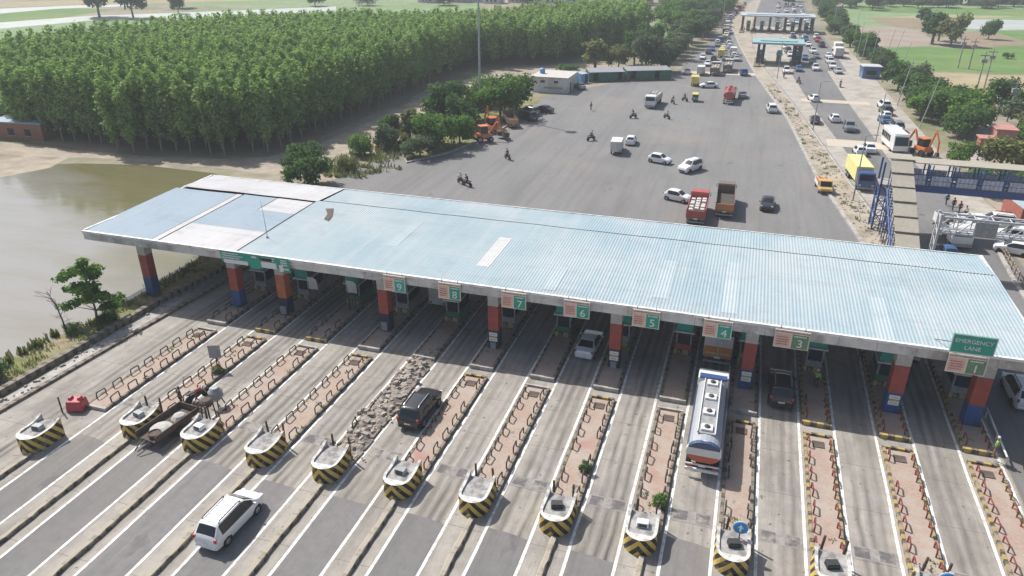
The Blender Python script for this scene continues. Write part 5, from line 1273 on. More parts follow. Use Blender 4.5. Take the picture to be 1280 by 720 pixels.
# rail fence beside the bypass road
g = thing('rail_fence', 'dark hatched rail fence along the right side of the bypass road', 'fence', (0, 0, 0))
q = MB()
ff = [(30.0, 91.6), (29.6, 84), (29.4, 72), (29.6, 58)]
for (a, b) in zip(ff, ff[1:]):
    for z in (.45, .9): q.tube((a[0], a[1], z), (b[0], b[1], z), .05)
    nn = int(abs(a[1]-b[1])/1.4)
    for k in range(nn): f = k/nn; q.tube((a[0]+(b[0]-a[0])*f, a[1]+(b[1]-a[1])*f, 0), (a[0]+(b[0]-a[0])*f, a[1]+(b[1]-a[1])*f, 1.0), .06)
q.build('rails', 'kerb_yel', g)
ribbon('kerb', [(29.7, 92), (29.2, 84), (29.0, 72), (29.1, 40)], .4, 0, 'conc', .2, None, 'pale kerb in front of the rail fence on the far right', 'kerb')
q = MB(); q.tube((20.15, 49.0, .55), (20.15, 55.2, .75), .07); [q.tube((20.15, y, 0), (20.15, y, .7), .05) for y in (49.2, 52, 55)]; tag(q.build('crash_rail', 'whitepaint'), 'white tubular rail along the right side of the last island', 'rail')

# ------------------------------------------------------------------ poles
q = MB(); q.tube((0, 0, 0), (0, 0, 30.5), .26, .13, 10); g = thing('high_mast', 'very tall pale lighting mast rising beside the bushes', 'light mast', (-53.0, 145, 0)); q.build('mast', 'galv', g)
MB().lathe([(.3, 0), (1.2, .1), (1.25, .5), (.5, .7)], 12).build('base', 'wall_white', g)
q = MB(); q.lathe([(.9, 29.6), (.9, 29.75)], 14)
for k in range(6): a = k*PI/3; q.box(.95*math.cos(a), .95*math.sin(a), 29.5, .4, .4, .3)
q.build('lamp_ring', 'steel_grey', g)
def light_pole(label, x, y, h, lean=0., arm=1.5, grp=None, colr='galv'):
    g = thing('light_pole', label, 'pole', (x, y, 0), 0, grp)
    MB().path([(0, 0, 0), (lean*h*.5, 0, h*.5), (lean*h, 0, h)], .11, 8, .06).build('shaft', colr, g)
    if arm: MB().tube((lean*h, 0, h), (lean*h+arm, 0, h+.25), .04).build('arm', colr, g); MB().box(lean*h+arm, 0, h+.22, .6, .22, .1).build('lamp', 'steel_grey', g)
for x, y, h, ln in ((29.7, 273, 11, .03), (28.0, 231, 10, .06), (30.2, 230, 10, .08), (32.4, 225, 11, .16), (34.0, 224, 11, .2), (33.0, 206, 10, .24), (26.6, 318, 11, .02), (29.0, 252, 10, .05)):
    light_pole('slanting pale pole among the trees along the far service road', x, y, h, ln, 0, 'slanting pale poles along the far road')
light_pole('leaning pale pole in front of the big roadside trees', 31.5, 157, 9.5, .16, 0); light_pole('pale pole standing among the trees above the parked row', 30.4, 178, 10, .12, 0)
light_pole('thin light pole on the median between the yellow lorry and the canopy', 15.4, 107, 9, 0, 1.2, None, 'steel_grey'); light_pole('thin light pole on the median beside the nearer cream band', 12.0, 148, 9, 0, 1.2, None, 'steel_grey')
light_pole('thin light pole on the median short of the teal canopy', 6.0, 205, 9, 0, 1.2, None, 'steel_grey'); light_pole('thin light pole behind the white coach', 22.3, 143, 8.5, 0, 1.2, None, 'steel_grey')
light_pole('very tall thin pole on the left roadside by the distant canopy', -14.6, 330, 24, 0, 0, None, 'galv')
def power_pole(label, x, y, h):
    g = thing('power_pole', label, 'power pole', (x, y, 0)); MB().tube((0, 0, 0), (0, 0, h), .2, .13).build('pole', 'conc', g); MB().bbox(-1.0, 1.0, -.06, .06, h-.9, h-.75).build('crossarm', 'steel_dark', g); MB().bbox(-.6, .6, -.4, .4, h-2.4, h-1.6).build('transformer', 'steel_grey', g)
for x, y, h, lb in ((53.7, 238, 8.5, 'left one of the paired power poles on the straw field'), (56.2, 237, 8, 'second of the paired power poles on the straw field'), (50.4, 201, 9, 'power pole beside the narrow lane end, left of its pair'), (52.6, 204, 9.5, 'power pole beside the narrow lane end, right of its pair'), (48.8, 168, 8, 'power pole among the trees above the pink hut')): power_pole(lb, x, y, h)

# ------------------------------------------------------------------ buildings
def hut(name, label, x, y, sx, sy, h, wallm, roofm, rz=0, wins=(), door=None, tank=False, flat_roof=True):
    g = thing(name, label, 'building', (x, y, 0), rz)
    w_ = MB().bbox(-sx/2, sx/2, -sy/2, sy/2, 0, h).build('wall', wallm, g)
    q = MB(); q.bbox(-sx/2-.25, sx/2+.25, -sy/2-.25, sy/2+.25, h, h+.18); rf = q.build('roof', roofm, g)
    for (wx, wz, ww, wh) in wins:
        f = MB().bbox(wx-ww/2, wx+ww/2, -sy/2-.05, -sy/2-.004, wz, wz+wh).build('window', 'dark', g); MB().bbox(wx-ww/2-.06, wx+ww/2+.06, -sy/2-.09, -sy/2-.002, wz-.08, wz-.01).build('sill', 'conc', f)
    if door is not None: MB().bbox(sx/2+.004, sx/2+.05, door-.5, door+.5, 0, 2.1).build('door', 'dark', g)
    if tank:
        q = MB(); q.lathe([(.6, 0), (.65, .3), (.65, 1.0), (.3, 1.25)], 14, (-sx/2+1.4, sy/2-5, h+.18)); q.build('water_tank', 'tank_blue', rf)
    return g
g = hut('roadside_hut', 'white flat roofed hut with blue tank and faint lettering by the asphalt', -44.8, 174.2, 8.6, 9.5, 3.4, 'wall_white', 'cargo_pale', .0, [(-1.6, 2.3, 1.0, .45), (1.6, 2.3, 1.0, .45)], -1.5, True)
q = MB(); r_ = random.Random(8); scribble(q, -1.3, 3.4, 1.15, -4.77, .55, r_); q.build('wall_lettering', 'steel_grey', g)
def shed(label, pts, h, mat, name='tarp_shed'):
    g = thing(name, label, 'shed', (0, 0, 0)); (xa, ya), (xb, yb) = pts; d = Vector((xb-xa, yb-ya)); L = d.length; u = d/L; nrm = Vector((-u.y, u.x))*4
    q = MB(); q.add([(xa, ya, h-.3), (xb, yb, h-.3), (xb+nrm.x, yb+nrm.y, h+.2), (xa+nrm.x, ya+nrm.y, h+.2), (xa, ya, h-.4), (xb, yb, h-.4), (xb+nrm.x, yb+nrm.y, h+.1), (xa+nrm.x, ya+nrm.y, h+.1)], [(0, 1, 2, 3), (7, 6, 5, 4), (4, 5, 1, 0), (5, 6, 2, 1), (6, 7, 3, 2), (7, 4, 0, 3)]); q.build('roof', 'roof_pale' if mat != 'tarp_green' else 'steel_grey', g)
    q = MB(); k = 0
    while k*1.2 < L:
        a = k*1.2; b = min(L, a+1.1)
        if (k*7) % 5 != 2: q.add([(xa+u.x*a, ya+u.y*a, .1), (xa+u.x*b, ya+u.y*b, .1), (xa+u.x*b+.1, ya+u.y*b+.1, h-.42), (xa+u.x*a, ya+u.y*a, h-.42)], [(0, 1, 2, 3)])
        k += 1
    for sgn in (0, 1):
        p0 = Vector((xa, ya)) if sgn == 0 else Vector((xb, yb)); q.add([(p0.x, p0.y, 0), (p0.x+nrm.x, p0.y+nrm.y, 0), (p0.x+nrm.x, p0.y+nrm.y, h+.05), (p0.x, p0.y, h-.42)], [(0, 1, 2, 3)])
    q.add([(xa+nrm.x, ya+nrm.y, 0), (xb+nrm.x, yb+nrm.y, 0), (xb+nrm.x, yb+nrm.y, h+.05), (xa+nrm.x, ya+nrm.y, h+.05)], [(0, 1, 2, 3)]); q.build('tarpaulin', mat, g)
    for k in range(int(L/2.4)+1):
        MB().tube((xa+u.x*k*2.4, ya+u.y*k*2.4, 0), (xa+u.x*k*2.4, ya+u.y*k*2.4, h-.4), .06).build('post', 'wood', g)
shed('green tarpaulin shed next to the white hut', [(-38.8, 185.6), (-30.6, 189.5)], 2.7, 'tarp_green'); shed('long green tarpaulin shed at the end of the stall row', [(-30.2, 190.2), (-19.8, 195.0)], 2.8, 'tarp_green')
shed('small blue tarp stall squeezed beside the white hut', [(-40.2, 183.0), (-38.9, 184.8)], 2.6, 'tank_blue')
hut('brick_shed', 'low brick shed with pale sheet roof at the left edge of the plantation', -124.5, 101.5, 11, 7, 3.0, 'brick_wall', 'roof_blue', .1, [(2.5, .8, 1.2, 1.2), (-1, .8, 1.2, 1.2)])
hut('pink_hut', 'tall pink plastered hut beside the narrow lane on the right', 42.6, 146.8, 3.0, 4.2, 3.1, 'pink_wall', 'pink_wall', 0, [(.3, 1.2, .8, .7)]); hut('pink_hut', 'low dark red hut left of the pink plastered one', 39.6, 143.6, 2.4, 2.4, 1.9, 'brick_red', 'pink_wall', 0, [(.2, .8, .6, .5)])
hut('roadside_kiosk', 'small blue kiosk with white roof by the far service road', 28.6, 214.5, 4.2, 4, 2.9, 'blue_car', 'roof_white', .1, [(0, .9, 2.4, 1.1)])
shed('orange awning stall in the shade under the footbridge trees', [(34.5, 103), (39, 104.5)], 2.5, 'brick_red')
hut('walled_yard', 'pale pink low building cut by the right edge below the pink hut', 47.5, 135.5, 5, 6, 2.6, 'pink_wall', 'cargo_pale', 0, [(0, .9, 1, .9)])
r_ = random.Random(33)
FB = []
for k in range(13): FB.append((-175+k*11.5+r_.uniform(-2, 2), 392+k*3.5+r_.uniform(0, 16), r_.uniform(8, 14), r_.uniform(6, 10), r_.uniform(5.5, 11), 'wall_white'))
for k in range(11): FB.append((62+k*9+r_.uniform(-2, 2), 455+k*2.9+r_.uniform(0, 14), r_.uniform(6, 10), r_.uniform(5, 8), r_.uniform(3, 6.5), r_.choice(['wall_white', 'wall_white', 'cargo_pale', 'pink_wall', 'tank_blue', 'roof_beige'])))
for i, (x, y, sx, sy, h, k) in enumerate(FB):
    nm = {'wall_white': 'white', 'cargo_pale': 'grey', 'pink_wall': 'pink', 'tank_blue': 'blue', 'roof_beige': 'beige'}[k]; where = 'beyond the far end of the plantation' if x < 20 else 'beyond the fields on the right horizon'
    o = hut('village_house', 'small '+nm+' flat roofed house '+where, x, y, sx, sy, h, k, 'roof_white' if i % 2 else 'cargo_pale', r_.uniform(-.1, .1), [(q*2.4-sx*.25, 1.0+fl*2.8, 1.1, 1.2) for q in range(3) for fl in range(1+(h > 5))]); o['group'] = nm+' houses '+where

# ------------------------------------------------------------------ orange diggers
def digger(label, x, y, rz, boom=1.):
    g = thing('digger', label, 'digger', (x, y, 0), rz)
    q = MB(); q.box(0, -.3, 1.15, 1.7, 2.6, .8, 0, .92); q.build('body', 'jcb', g, bevel=.06)
    c = MB().box(0, -.2, 2.15, 1.45, 1.4, 1.25, 0, .9).build('cab', 'glass', g); MB().box(0, -.2, 2.85, 1.5, 1.6, .12).build('cab_roof', 'jcb', c)
    for s_ in (-1, 1): wheel(g, s_*.85, -1.1, .6, .4); wheel(g, s_*.85, 1.0, .48, .34)
    q = MB(); q.path([(0, 1.0, 1.5), (0, 2.4, 2.9*boom+.4), (0, 3.7, 1.4)], .17, 8); q.build('loader_arm', 'jcb', g); q = MB(); q.xprism([(3.5, .5), (4.4, .6), (4.5, 1.3), (3.6, 1.5)], -.9, .9); q.build('bucket', 'steel_dark', g)
    q = MB(); q.path([(0, -1.5, 1.4), (0, -2.4, 3.9*boom), (0, -3.4, 2.6*boom), (0, -3.6, 1.3)], .15, 8); q.build('backhoe_arm', 'jcb', g); q = MB(); q.box(0, -3.6, 1.0, .6, .6, .6, 0, .7); q.build('backhoe_bucket', 'steel_dark', g)
    return g
digger('orange digger with raised arm parked beside the white coach', 28.4, 136, .5, 1.15)
digger('orange digger at the front of the machines by the light mast', -44.0, 122.2, -.9, 1.0)
digger('orange digger second in line by the light mast bushes', -44.6, 128.6, -2.4, 1.15)
place('trk_o', None, -43.6, 136.0, .5, 'dark lorry with orange tailgate parked at the bushes by the asphalt', z=.025, scale=.8)
for x, y, kd, cl, lb, rz in ((-41.5, 141, 'suv', 'black_car', 'black car parked at the bushes, nearer of two dark ones', .9), (-42.6, 145.5, 'suv', 'grey_car', 'grey four wheel drive parked against the bush edge', 1.1), (-40.4, 148.8, 'sedan', 'black_car', 'black saloon parked furthest along the bushes', 1.2), (-39.0, 176.5, 'sedan', 'grey_car', 'grey car parked beside the door of the white hut', .5)): pcar(kd, cl, x, y, rz, lb, z=.025)

# ------------------------------------------------------------------ trees and plants
def leaves(blobs, n, size, seed, up=.35, aspect=1.3):
    """quads spread through a set of ellipsoids, denser near their surfaces; returns verts (4n,3)"""
    rg = np.random.default_rng(seed); B = np.array(blobs, float)
    vol = B[:, 3]*B[:, 4]*B[:, 5]; p = vol**.75; p /= p.sum()
    k = rg.choice(len(B), n, p=p); d = rg.normal(size=(n, 3)); d /= np.linalg.norm(d, axis=1)[:, None]
    rad = rg.random(n)**.42; rad *= 1+.12*rg.normal(size=n)
    c = B[k, :3]+d*rad[:, None]*B[k, 3:6]
    nr = d*.8+rg.normal(size=(n, 3))*.55; nr[:, 2] += up; nr /= np.linalg.norm(nr, axis=1)[:, None]
    t_ = np.cross(nr, rg.normal(size=(n, 3))); t_ /= np.linalg.norm(t_, axis=1)[:, None]; b_ = np.cross(nr, t_)
    s_ = size*(.6+.8*rg.random(n))[:, None]; t_ = t_*s_*aspect*.5; b_ = b_*s_*.5
    # a diamond-like leaf spray reads softer than a square
    return np.stack([c-t_, c-b_*.9+t_*.1, c+t_, c+b_*.9+t_*.1], 1).reshape(-1, 3)
def leafmesh(name, V):
    n = len(V)//4; me = bpy.data.meshes.new(name); me.vertices.add(len(V)); me.vertices.foreach_set('co', V.astype(np.float32).ravel())
    me.loops.add(4*n); me.loops.foreach_set('vertex_index', np.arange(4*n, dtype=np.int32)); me.polygons.add(n)
    me.polygons.foreach_set('loop_start', np.arange(0, 4*n, 4, dtype=np.int32)); me.update(calc_edges=True); return me
def add_mesh(name, me, mat, parent=None):
    me.materials.append(m[mat]); o = bpy.data.objects.new(name, me); COL.objects.link(o)
    if parent: o.parent = parent
    return o
def poplar_blobs(seed):
    r_ = random.Random(seed); B = []
    for k in range(9):
        z = 2.7+k*1.15; w_ = (1.0, 1.5, 1.85, 2.0, 2.0, 1.9, 1.7, 1.35, .9)[k]*r_.uniform(.8, 1.1)
        B.append((r_.uniform(-.35, .35), r_.uniform(-.35, .35), z, w_, w_, 1.0))
    for k in range(7): a = r_.uniform(0, 6.28); z = r_.uniform(4.5, 10.5); B.append((1.2*math.cos(a), 1.2*math.sin(a), z, .75, .75, .9))
    return B
POP = []
for k in range(6):
    cr = leafmesh('crown', leaves(poplar_blobs(k), 1700, .42, k, .8)); cr.materials.append(m['poplar_leaf'])
    q = MB(); r_ = random.Random(k+50); q.path([(0, 0, 0), (r_.uniform(-.12, .12), r_.uniform(-.12, .12), 4), (r_.uniform(-.2, .2), r_.uniform(-.2, .2), 11.5)], .15, 6, .04)
    for j in range(6): a = r_.uniform(0, 6.28); z = r_.uniform(3.2, 8); q.tube((0, 0, z), (1.0*math.cos(a), 1.0*math.sin(a), z+1.3), .04, .015, 4)
    tr = q.build('trunk', 'trunk_pale'); POP.append((cr, tr.data)); bpy.data.objects.remove(tr)
PLANT = [(-120.5, 97.5), (-98, 96.3), (-84, 98.2), (-73.5, 102.5), (-73.2, 150), (-73.5, 198), (-53, 212.5), (-37, 262), (-40, 292), (-62, 282), (-90, 234), (-147, 204), (-168, 166), (-166, 128), (-150, 112)]
def inside(x, y, P_):
    c = False
    for (xa, ya), (xb, yb) in zip(P_, P_[1:]+P_[:1]):
        if (ya > y) != (yb > y) and x < (xb-xa)*(y-ya)/(yb-ya)+xa: c = not c
    return c
r_ = random.Random(5); pts = []
yy = 96.6
while yy < 294:
    xx = -172
    while xx < -34:
        if inside(xx, yy, PLANT): pts.append((xx+r_.uniform(-.35, .35), yy+r_.uniform(-.35, .35)))
        xx += 3.1
    yy += 3.6
pts.sort(key=lambda p: p[0]**2+p[1]**2 + (0 if p[1] < 102 or p[0] > -80 else 1500))
PL = 'slender poplar among the many alike planted in close rows'
for i, (x, y) in enumerate(pts[:300]):
    cr, tr = POP[i % 6]; s_ = r_.uniform(.92, 1.08)
    g = thing('poplar_tree', PL, 'tree', (x, y, 0), r_.uniform(0, 6.28), 'poplars of the plantation'); g.scale = (s_, s_, s_*r_.uniform(.95, 1.08))
    a = bpy.data.objects.new('crown', cr); COL.objects.link(a); a.parent = g; b = bpy.data.objects.new('trunk', tr); COL.objects.link(b); b.parent = g
base = [leaves(poplar_blobs(k+20), 620, .60, k+20, .8) for k in range(5)]; chunks = []
for i, (x, y) in enumerate(pts[300:]):
    a = r_.uniform(0, 6.28); s_ = r_.uniform(.92, 1.08); V = base[i % 5]*s_; ca, sa = math.cos(a), math.sin(a)
    chunks.append(np.stack([V[:, 0]*ca-V[:, 1]*sa+x, V[:, 0]*sa+V[:, 1]*ca+y, V[:, 2]], 1))
print('poplars', len(pts))
o = add_mesh('poplar_wood', leafmesh('poplar_wood', np.concatenate(chunks)), 'poplar_leaf'); tag(o, 'rest of the dense green poplar plantation, further back', None, None, 'stuff')
sheet('plantation_floor', [(p[0], p[1]) for p in PLANT], .012, 'fbrown')

def crown_blobs(r, h, z0, seed, k=9, flat_=.8):
    r_ = random.Random(seed); B = [(0, 0, z0+(h-z0)*.5, r*.62, r*.62, (h-z0)*.42)]
    for i in range(k):
        a = 6.283*i/k+r_.uniform(-.4, .4); q = r_.uniform(.35, .72)*r; z = z0+(h-z0)*r_.uniform(.2, .82); s_ = r*r_.uniform(.28, .46)
        B.append((q*math.cos(a), q*math.sin(a), z, s_, s_, s_*flat_))
    return B
TR = {}
def tree(label, x, y, r, h, mat='dark_leaf', z0=None, group=None, name='broad_tree', dens=1., lsz=None, cat='tree'):
    """trees share a few crowns, scaled to size"""
    z0 = h*.28 if z0 is None else z0; key = (mat, round(z0/h, 1), round(r/h*3), rnd.randrange(3))
    if key not in TR:
        sd = len(TR)+11; R0 = 5.*round(r/h*3)/3 if round(r/h*3) else 1.2
        cr = leafmesh('crown', leaves(crown_blobs(R0, 5., round(z0/h, 1)*5, sd, 12), 2300, .36, sd, .7)); cr.materials.append(m[mat])
        q = MB(); r_ = random.Random(sd); q.path([(0, 0, 0), (.06, .03, 1.2), (-.05, .08, 2.6), (0, 0, 3.8)], .19, 8, .05)
        for j in range(6): a = j*1.05+r_.uniform(-.3, .3); q.path([(0, 0, .9+j*.3), (R0*.35*math.cos(a), R0*.35*math.sin(a), 2.0+j*.22), (R0*.62*math.cos(a), R0*.62*math.sin(a), 2.7+j*.25)], .07, 5, .02)
        tr = q.build('trunk', 'trunk'); TR[key] = (cr, tr.data, R0); bpy.data.objects.remove(tr)
    cr, tr, R0 = TR[key]
    g = thing(name, label, cat, (x, y, 0), rnd.uniform(0, 6.28), group); g.scale = (r/R0, r/R0, h/5.)
    a = bpy.data.objects.new('crown', cr); COL.objects.link(a); a.parent = g; b = bpy.data.objects.new('trunk', tr); COL.objects.link(b); b.parent = g
    return g
# planted corner between the pond and the asphalt
tree('big dark rounded bush at the end of the earth track', -60.2, 90.5, 4.0, 6.2, 'dark_leaf', .3, name='bush', cat='bush')
for x, y, r, h, k, lb in ((-58.2, 98.5, 2.2, 2.6, 'olive_leaf', 'low yellowish bush behind the big dark one'), (-60.5, 107.5, 2.4, 3.6, 'bright_leaf', 'bright green bush on the bank behind the big dark one'), (-58.2, 112, 2.6, 4.2, 'grey_leaf', 'greyish bush in the middle of the bank'), (-59.8, 117.5, 2.2, 5.0, 'dark_leaf', 'dark narrow bush on the bank beside the earth track'), (-56.6, 118.5, 2.0, 4.6, 'olive_leaf', 'olive brown small tree left of the planted corner'),
    (-50.6, 109.2, 2.6, 3.2, 'grey_leaf', 'grey green bush at the tip of the planted corner'), (-49.6, 114.5, 3.6, 5.0, 'bright_leaf', 'bright green tree at the front of the planted corner'), (-53.2, 118.0, 3.2, 4.6, 'dark_leaf', 'dark tree at the left of the planted corner'), (-47.6, 119.5, 2.6, 4.2, 'bright_leaf', 'light green tree at the asphalt side of the planted corner'), (-56.0, 133.5, 4.6, 6.6, 'dark_leaf', 'dark round tree standing behind the planted corner'), (-50.2, 128.0, 3.2, 5.4, 'dark_leaf', 'dark tree between the planted corner and the light mast'),
    (-47.6, 142.0, 4.4, 6.4, 'bright_leaf', 'wide green tree right of the light mast, nearest the machines'), (-46.6, 149.5, 4.2, 5.6, 'dark_leaf', 'wide dark tree right of the light mast, nearest the white hut'), (-53.5, 152.5, 4.4, 4.4, 'bright_leaf', 'low green tree behind the light mast'), (-58.6, 142, 4.0, 3.2, 'bright_leaf', 'low spreading green thicket by the earth track'), (-51.5, 137.5, 3.4, 5.0, 'bright_leaf', 'green tree directly left of the light mast'),
    (-44.6, 186.5, 3.0, 4.2, 'dark_leaf', 'round green bush behind the white hut'), (-41.5, 206, 4.0, 8.4, 'olive_leaf', 'olive green tree behind the green sheds'), (-35.4, 207.5, 3.6, 6.2, 'olive_leaf', 'smaller olive tree behind the green sheds'), (-27.4, 204.5, 5.0, 9.8, 'grey_leaf', 'large greyish tree over the end of the green sheds'), (-32.4, 216, 5.2, 9.6, 'dark_leaf', 'large dark tree between the sheds and the plantation'), (-22.6, 207.0, 4.4, 8.6, 'grey_leaf', 'greyish tree nearest the road end of the sheds'), (-29.6, 228, 5.6, 10, 'dark_leaf', 'large dark tree behind the greyish ones')):
    if -58 < x < -43 and 105 < y < 156: r, h = r*1.2, h*1.25
    tree(lb, x, y, r, h, k, .4 if h < 5 else h*.2, name='bush' if h < 4.5 else 'broad_tree', cat='bush' if h < 4.5 else 'tree')
for i in range(26):
    y = 222+i*8.5; x = lane_x(leftE[8:], y)-3.5-rnd.random()*6
    tree('roadside tree in the line left of the far queue', x, y, rnd.uniform(3.2, 5), rnd.uniform(5.5, 8.5), rnd.choice(['dark_leaf', 'grey_leaf', 'dark_leaf', 'bright_leaf']), None, 'trees left of the far queue')
for i in range(46):
    y = 218+i*5.2; x = 26.6+max(0, 5-(y-218)*.05)+rnd.random()*4.5+max(0, (y-380)*.02)
    if y < 216: continue
    tree('bushy tree in the line right of the far service road', x, y, rnd.uniform(2.4, 3.8), rnd.uniform(4, 7), rnd.choice(['dark_leaf', 'dark_leaf', 'grey_leaf', 'bright_leaf']), .4, 'trees right of the far service road')
for x, y, r, h, k, lb in ((33.2, 198, 4.2, 6.8, 'dark_leaf', 'dark tree nearest the blue kiosk'), (37.0, 196.5, 3.6, 6.8, 'grey_leaf', 'greyish tree behind the dark one near the blue kiosk'), (34.2, 184, 4.4, 6.2, 'dark_leaf', 'dark tree above the parked row'), (34.0, 171.5, 4.8, 6.6, 'dark_leaf', 'big tree directly behind the parked row'), (38.2, 170.5, 4.2, 6.2, 'bright_leaf', 'light green tree behind the parked row'), (36.6, 160, 4.6, 7.2, 'dark_leaf', 'broad tree behind the white coach'), (40.0, 161.5, 4.2, 7.4, 'bright_leaf', 'bright tree at the left of the narrow lane'), (40.5, 171.5, 2.6, 6.5, 'dark_leaf', 'dark slim tree at the head of the narrow lane'), (37.0, 150.5, 4.0, 5.6, 'dark_leaf', 'tree overhanging the orange digger'),
    (49.4, 176.5, 4.6, 6.8, 'dark_leaf', 'dark tree above the pink hut, furthest back'), (53.2, 172, 4.4, 6.4, 'dark_leaf', 'dark tree cut by the right edge above the pink hut'), (49.6, 163.5, 4.2, 5.4, 'grey_leaf', 'grey green tree directly behind the pink hut'), (47.2, 149.0, 2.6, 3.6, 'bright_leaf', 'low green bush right of the pink hut'), (50.2, 157, 3.2, 4.6, 'olive_leaf', 'olive bush right of the narrow lane'),
    (36.2, 166.5, 4.8, 7.2, 'bright_leaf', 'green tree in the middle of the clump left of the narrow lane'), (39.0, 154.5, 4.6, 6.8, 'bright_leaf', 'green tree at the near end of the clump left of the narrow lane'), (32.8, 164.5, 3.6, 5.6, 'bright_leaf', 'low green tree leaning over the parked row'), (35.6, 177.5, 4.6, 6.8, 'dark_leaf', 'dark tree at the far end of the clump left of the narrow lane'), (38.6, 129.5, 4.4, 5.4, 'olive_leaf', 'olive tree left half of the clump behind the footbridge roof'), (43.0, 128.0, 4.2, 5.6, 'olive_leaf', 'olive tree right half of the clump behind the footbridge roof'), (33.4, 132.0, 2.4, 4.0, 'bright_leaf', 'bright green small tree beside the orange digger'), (37.6, 108.5, 4.4, 5.4, 'dark_leaf', 'dark tree under the footbridge by the parked cars'), (43.4, 107, 4.6, 5.6, 'bright_leaf', 'green tree under the footbridge at the right edge'), (41.0, 100.5, 3.0, 4.4, 'bright_leaf', 'low green tree behind the gantry end'), (33.4, 116.5, 3.2, 4.2, 'dark_leaf', 'small dark tree beyond the footbridge deck'),
    (56.4, 292.5, 4.6, 11, 'dark_leaf', 'dark tall tree in the field group on the right'), (61.4, 289, 5.8, 10.2, 'olive_leaf', 'broad olive tree in the field group on the right'), (60.0, 302, 3.4, 9.5, 'dark_leaf', 'tree peeping over the field group on the right'), (77.6, 312, 3.6, 6.6, 'dark_leaf', 'lone dark tree right of the field group'), (63.2, 352, 3.4, 7.5, 'dark_leaf', 'small tree beyond the field group'), (71.6, 262, 1.8, 1.7, 'dark_leaf', 'tiny lone bush in the green field'),
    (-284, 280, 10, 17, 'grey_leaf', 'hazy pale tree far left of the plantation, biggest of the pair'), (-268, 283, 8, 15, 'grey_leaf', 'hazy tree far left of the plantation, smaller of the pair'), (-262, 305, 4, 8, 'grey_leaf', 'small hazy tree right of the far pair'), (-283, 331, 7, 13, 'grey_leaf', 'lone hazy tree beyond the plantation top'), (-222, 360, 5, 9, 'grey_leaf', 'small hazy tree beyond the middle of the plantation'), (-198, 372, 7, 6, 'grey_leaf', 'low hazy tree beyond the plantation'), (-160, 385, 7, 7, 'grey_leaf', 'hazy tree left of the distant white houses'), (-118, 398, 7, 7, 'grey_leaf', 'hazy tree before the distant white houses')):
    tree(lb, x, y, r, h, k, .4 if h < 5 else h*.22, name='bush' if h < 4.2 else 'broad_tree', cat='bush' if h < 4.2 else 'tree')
for i in range(22):
    x = -120+i*16+rnd.uniform(-5, 5)
    if -14 < x < 26: continue
    y = 425+rnd.uniform(-20, 50)+max(0, x)*.3
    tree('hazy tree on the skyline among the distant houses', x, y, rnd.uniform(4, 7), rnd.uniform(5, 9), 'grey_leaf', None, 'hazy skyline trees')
for i in range(34):
    x = 30+rnd.random()*120; y = 415+.3*x+rnd.random()*22
    tree('low tree in the hazy belt before the distant houses', x, y, rnd.uniform(2.5, 5), rnd.uniform(3.5, 6.5), rnd.choice(['grey_leaf', 'dark_leaf']), None, 'trees of the hazy belt')
for i in range(30):
    x = rnd.uniform(-40, -12); y = rnd.uniform(290, 440)
    tree('tree of the dense grove left of the distant road', x-6, y, rnd.uniform(4, 6), rnd.uniform(6, 9), rnd.choice(['dark_leaf', 'bright_leaf']), None, 'grove trees left of the distant road')
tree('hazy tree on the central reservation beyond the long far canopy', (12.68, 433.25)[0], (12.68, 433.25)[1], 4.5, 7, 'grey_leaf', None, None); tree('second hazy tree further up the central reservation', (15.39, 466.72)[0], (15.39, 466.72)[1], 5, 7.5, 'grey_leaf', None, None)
# the layered tree, the bare tree and plants on the pond bank
g = thing('layered_tree', 'bright green tree with flat layered branches on the pond bank', 'tree', (-56.0, 46.9, 0))
B = []; r_ = random.Random(12)
for k in range(17):
    lv = k % 4; a = k*2.4; q = (2.1, 1.9, 1.6, .9)[lv]*r_.uniform(.7, 1.05); z = (1.9, 3.1, 4.3, 5.4)[lv]+r_.uniform(-.25, .3)
    B.append((q*math.cos(a), q*math.sin(a), z, r_.uniform(.8, 1.15), r_.uniform(.8, 1.15), .30))
B += [(0, 0, 6.2, .6, .6, .5), (0, 0, 3.4, 1.0, 1.0, 1.0), (-2.9, -.3, 4.2, .9, .6, .22), (-2.2, -.3, 4.7, .8, .7, .3), (2.6, .4, 3.0, 1.0, .7, .25)]
add_mesh('crown', leafmesh('crown', leaves(B, 3600, .26, 3, .9)), 'bright_leaf', g)
q = MB(); q.path([(0, 0, 0), (.1, 0, 1.5), (-.1, .1, 3.5), (0, 0, 6.2)], .13, 8, .03)
for b in B[:17]: q.tube((0, 0, max(.9, b[2]-.7)), (b[0]*.8, b[1]*.8, b[2]-.1), .05, .015, 5)
q.build('trunk', 'trunk', g)
g = thing('bare_tree', 'leafless thin tree leaning over the pond bank', 'tree', (-57.0, 44.3, 0))
q = MB(); q.path([(0, 0, 0), (-.1, 0, 1.4), (-.6, .2, 2.8), (-1.5, .4, 3.9)], .09, 6, .03)
r_ = random.Random(2)
for k in range(16):
    f = .3+.7*k/16; p = Vector((-1.4*f*f, .35*f, 3.8*f)); d = Vector((r_.uniform(-1.3, .5), r_.uniform(-.6, .6), r_.uniform(.1, .9))); e = p+d*1.1; q.tube(p, e, .028, .01, 4)
    for j in range(2): q.tube(p+d*.6, p+d*.6+Vector((r_.uniform(-.8, .3), r_.uniform(-.5, .5), r_.uniform(0, .6))), .014, .006, 3)
q.build('trunk', 'bare_wood', g)
tree('dark rounded bush at the left edge beside the pond', -56.6, 36.2, 1.7, 2.0, 'dark_leaf', .1, name='bush', cat='bush')
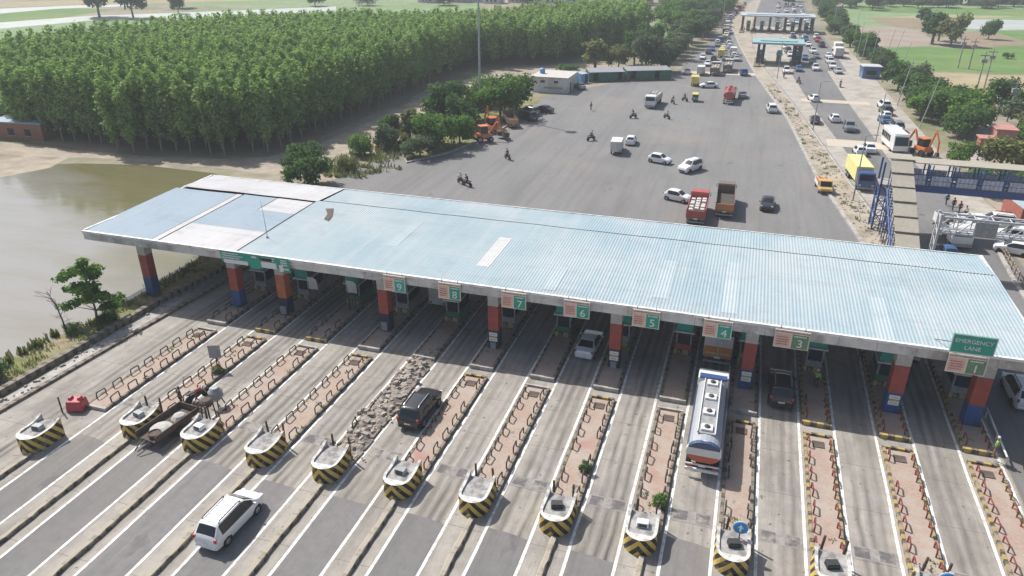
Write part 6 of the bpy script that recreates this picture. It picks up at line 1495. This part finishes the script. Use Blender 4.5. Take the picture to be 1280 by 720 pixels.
tree('small dark bush at the foot of the bare tree', -56.6, 44.6, .9, 1.0, 'dark_leaf', .05, name='bush', cat='bush'); tree('small dark bush under the layered tree', -55.2, 47.6, 1.2, 1.1, 'dark_leaf', .05, name='bush', cat='bush')
# grass and weeds
def tufts(name, label, spots, size, mat, seed, per=14):
    rg = random.Random(seed); V = []
    for (x, y, s_) in spots:
        for _ in range(per):
            a = rg.uniform(0, 6.28); px, py = x+rg.gauss(0, s_*.5), y+rg.gauss(0, s_*.5); h = size*rg.uniform(.4, 1.1); w_ = h*.22; ln = rg.uniform(-.4, .4)*h
            dx, dy = math.cos(a)*w_, math.sin(a)*w_; V += [(px-dx, py-dy, 0.02), (px+dx, py+dy, 0.02), (px+dx*.3+ln, py+dy*.3, h), (px-dx*.3+ln, py-dy*.3, h*.9)]
    o = add_mesh(name, leafmesh(name, np.array(V)), mat); tag(o, label, None, None, 'stuff')
rg = random.Random(9)
tufts('grass', 'dry grass and weeds along the pond bank', [(-56.0+rg.gauss(0, .7)-(.8 if y > 60 else 0), y, .5) for y in [26+rg.random()*55 for _ in range(200)]], .38, 'olive_leaf', 1)
tufts('reeds', 'reed clumps at the water edge of the pond', [(-57.6+rg.gauss(0, .25), 36+rg.random()*9, .3) for _ in range(26)], .8, 'olive_leaf', 2, 7)
tufts('weeds', 'weeds growing on the traffic islands and kerbs', [(XI[k]+rg.uniform(-.8, .8), 35.5+rg.random()*(3 if k > 3 else 13), .25) for k in (0, 0, 0, 0, 1, 1, 2, 3, 3, 3, 3, 7, 8, 8, 8, 9, 9, 10, 11, 11, 12) for _ in range(2)], .38, 'bright_leaf', 3, 16)
tufts('verge_weeds', 'rough grass along the earth track and bank', [(-58+rg.gauss(0, 2.6), 95+rg.random()*75, .8) for _ in range(420)], .8, 'olive_leaf', 4)
tufts('median_weeds', 'weeds growing along the central reservation', [(medpt(rg)[0], 0, .4) for _ in range(0)]+[(p[0], p[1], .4) for p in [medpt(rg) for _ in range(60)]], .4, 'olive_leaf', 6)
tufts('scrub', 'dry scrub between the trees and the straw field', [(36+rg.random()*14, 178+rg.random()*22, 1.0) for _ in range(120)], .9, 'dry_leaf', 7)
tree('weedy green bush on the paving left of the tanker', XI[8]+.55, 37.8, .6, .95, 'bright_leaf', .05, name='bush', cat='bush'); tree('weedy dark bush on the paving right of the silver saloon', XI[7]+.6, 39.6, .5, .9, 'dark_leaf', .05, name='bush', cat='bush')
tree('scrubby bush by the grey sign board on the second island', XI[1]+.5, 42.6, .6, .9, 'olive_leaf', .05, name='bush', cat='bush')
sheet('narrow_lane', [(34.96, 132.23), (43.70, 167.92), (46.91, 189.74), (49.44, 193.38), (45.51, 168.50), (38.38, 133.32)], .022, 'shoulder')
sheet('oil_stain', [(4.6, 40), (5.6, 40.6), (5.9, 43), (5.2, 44), (4.8, 42)], .0365, 'rumble') if False else None
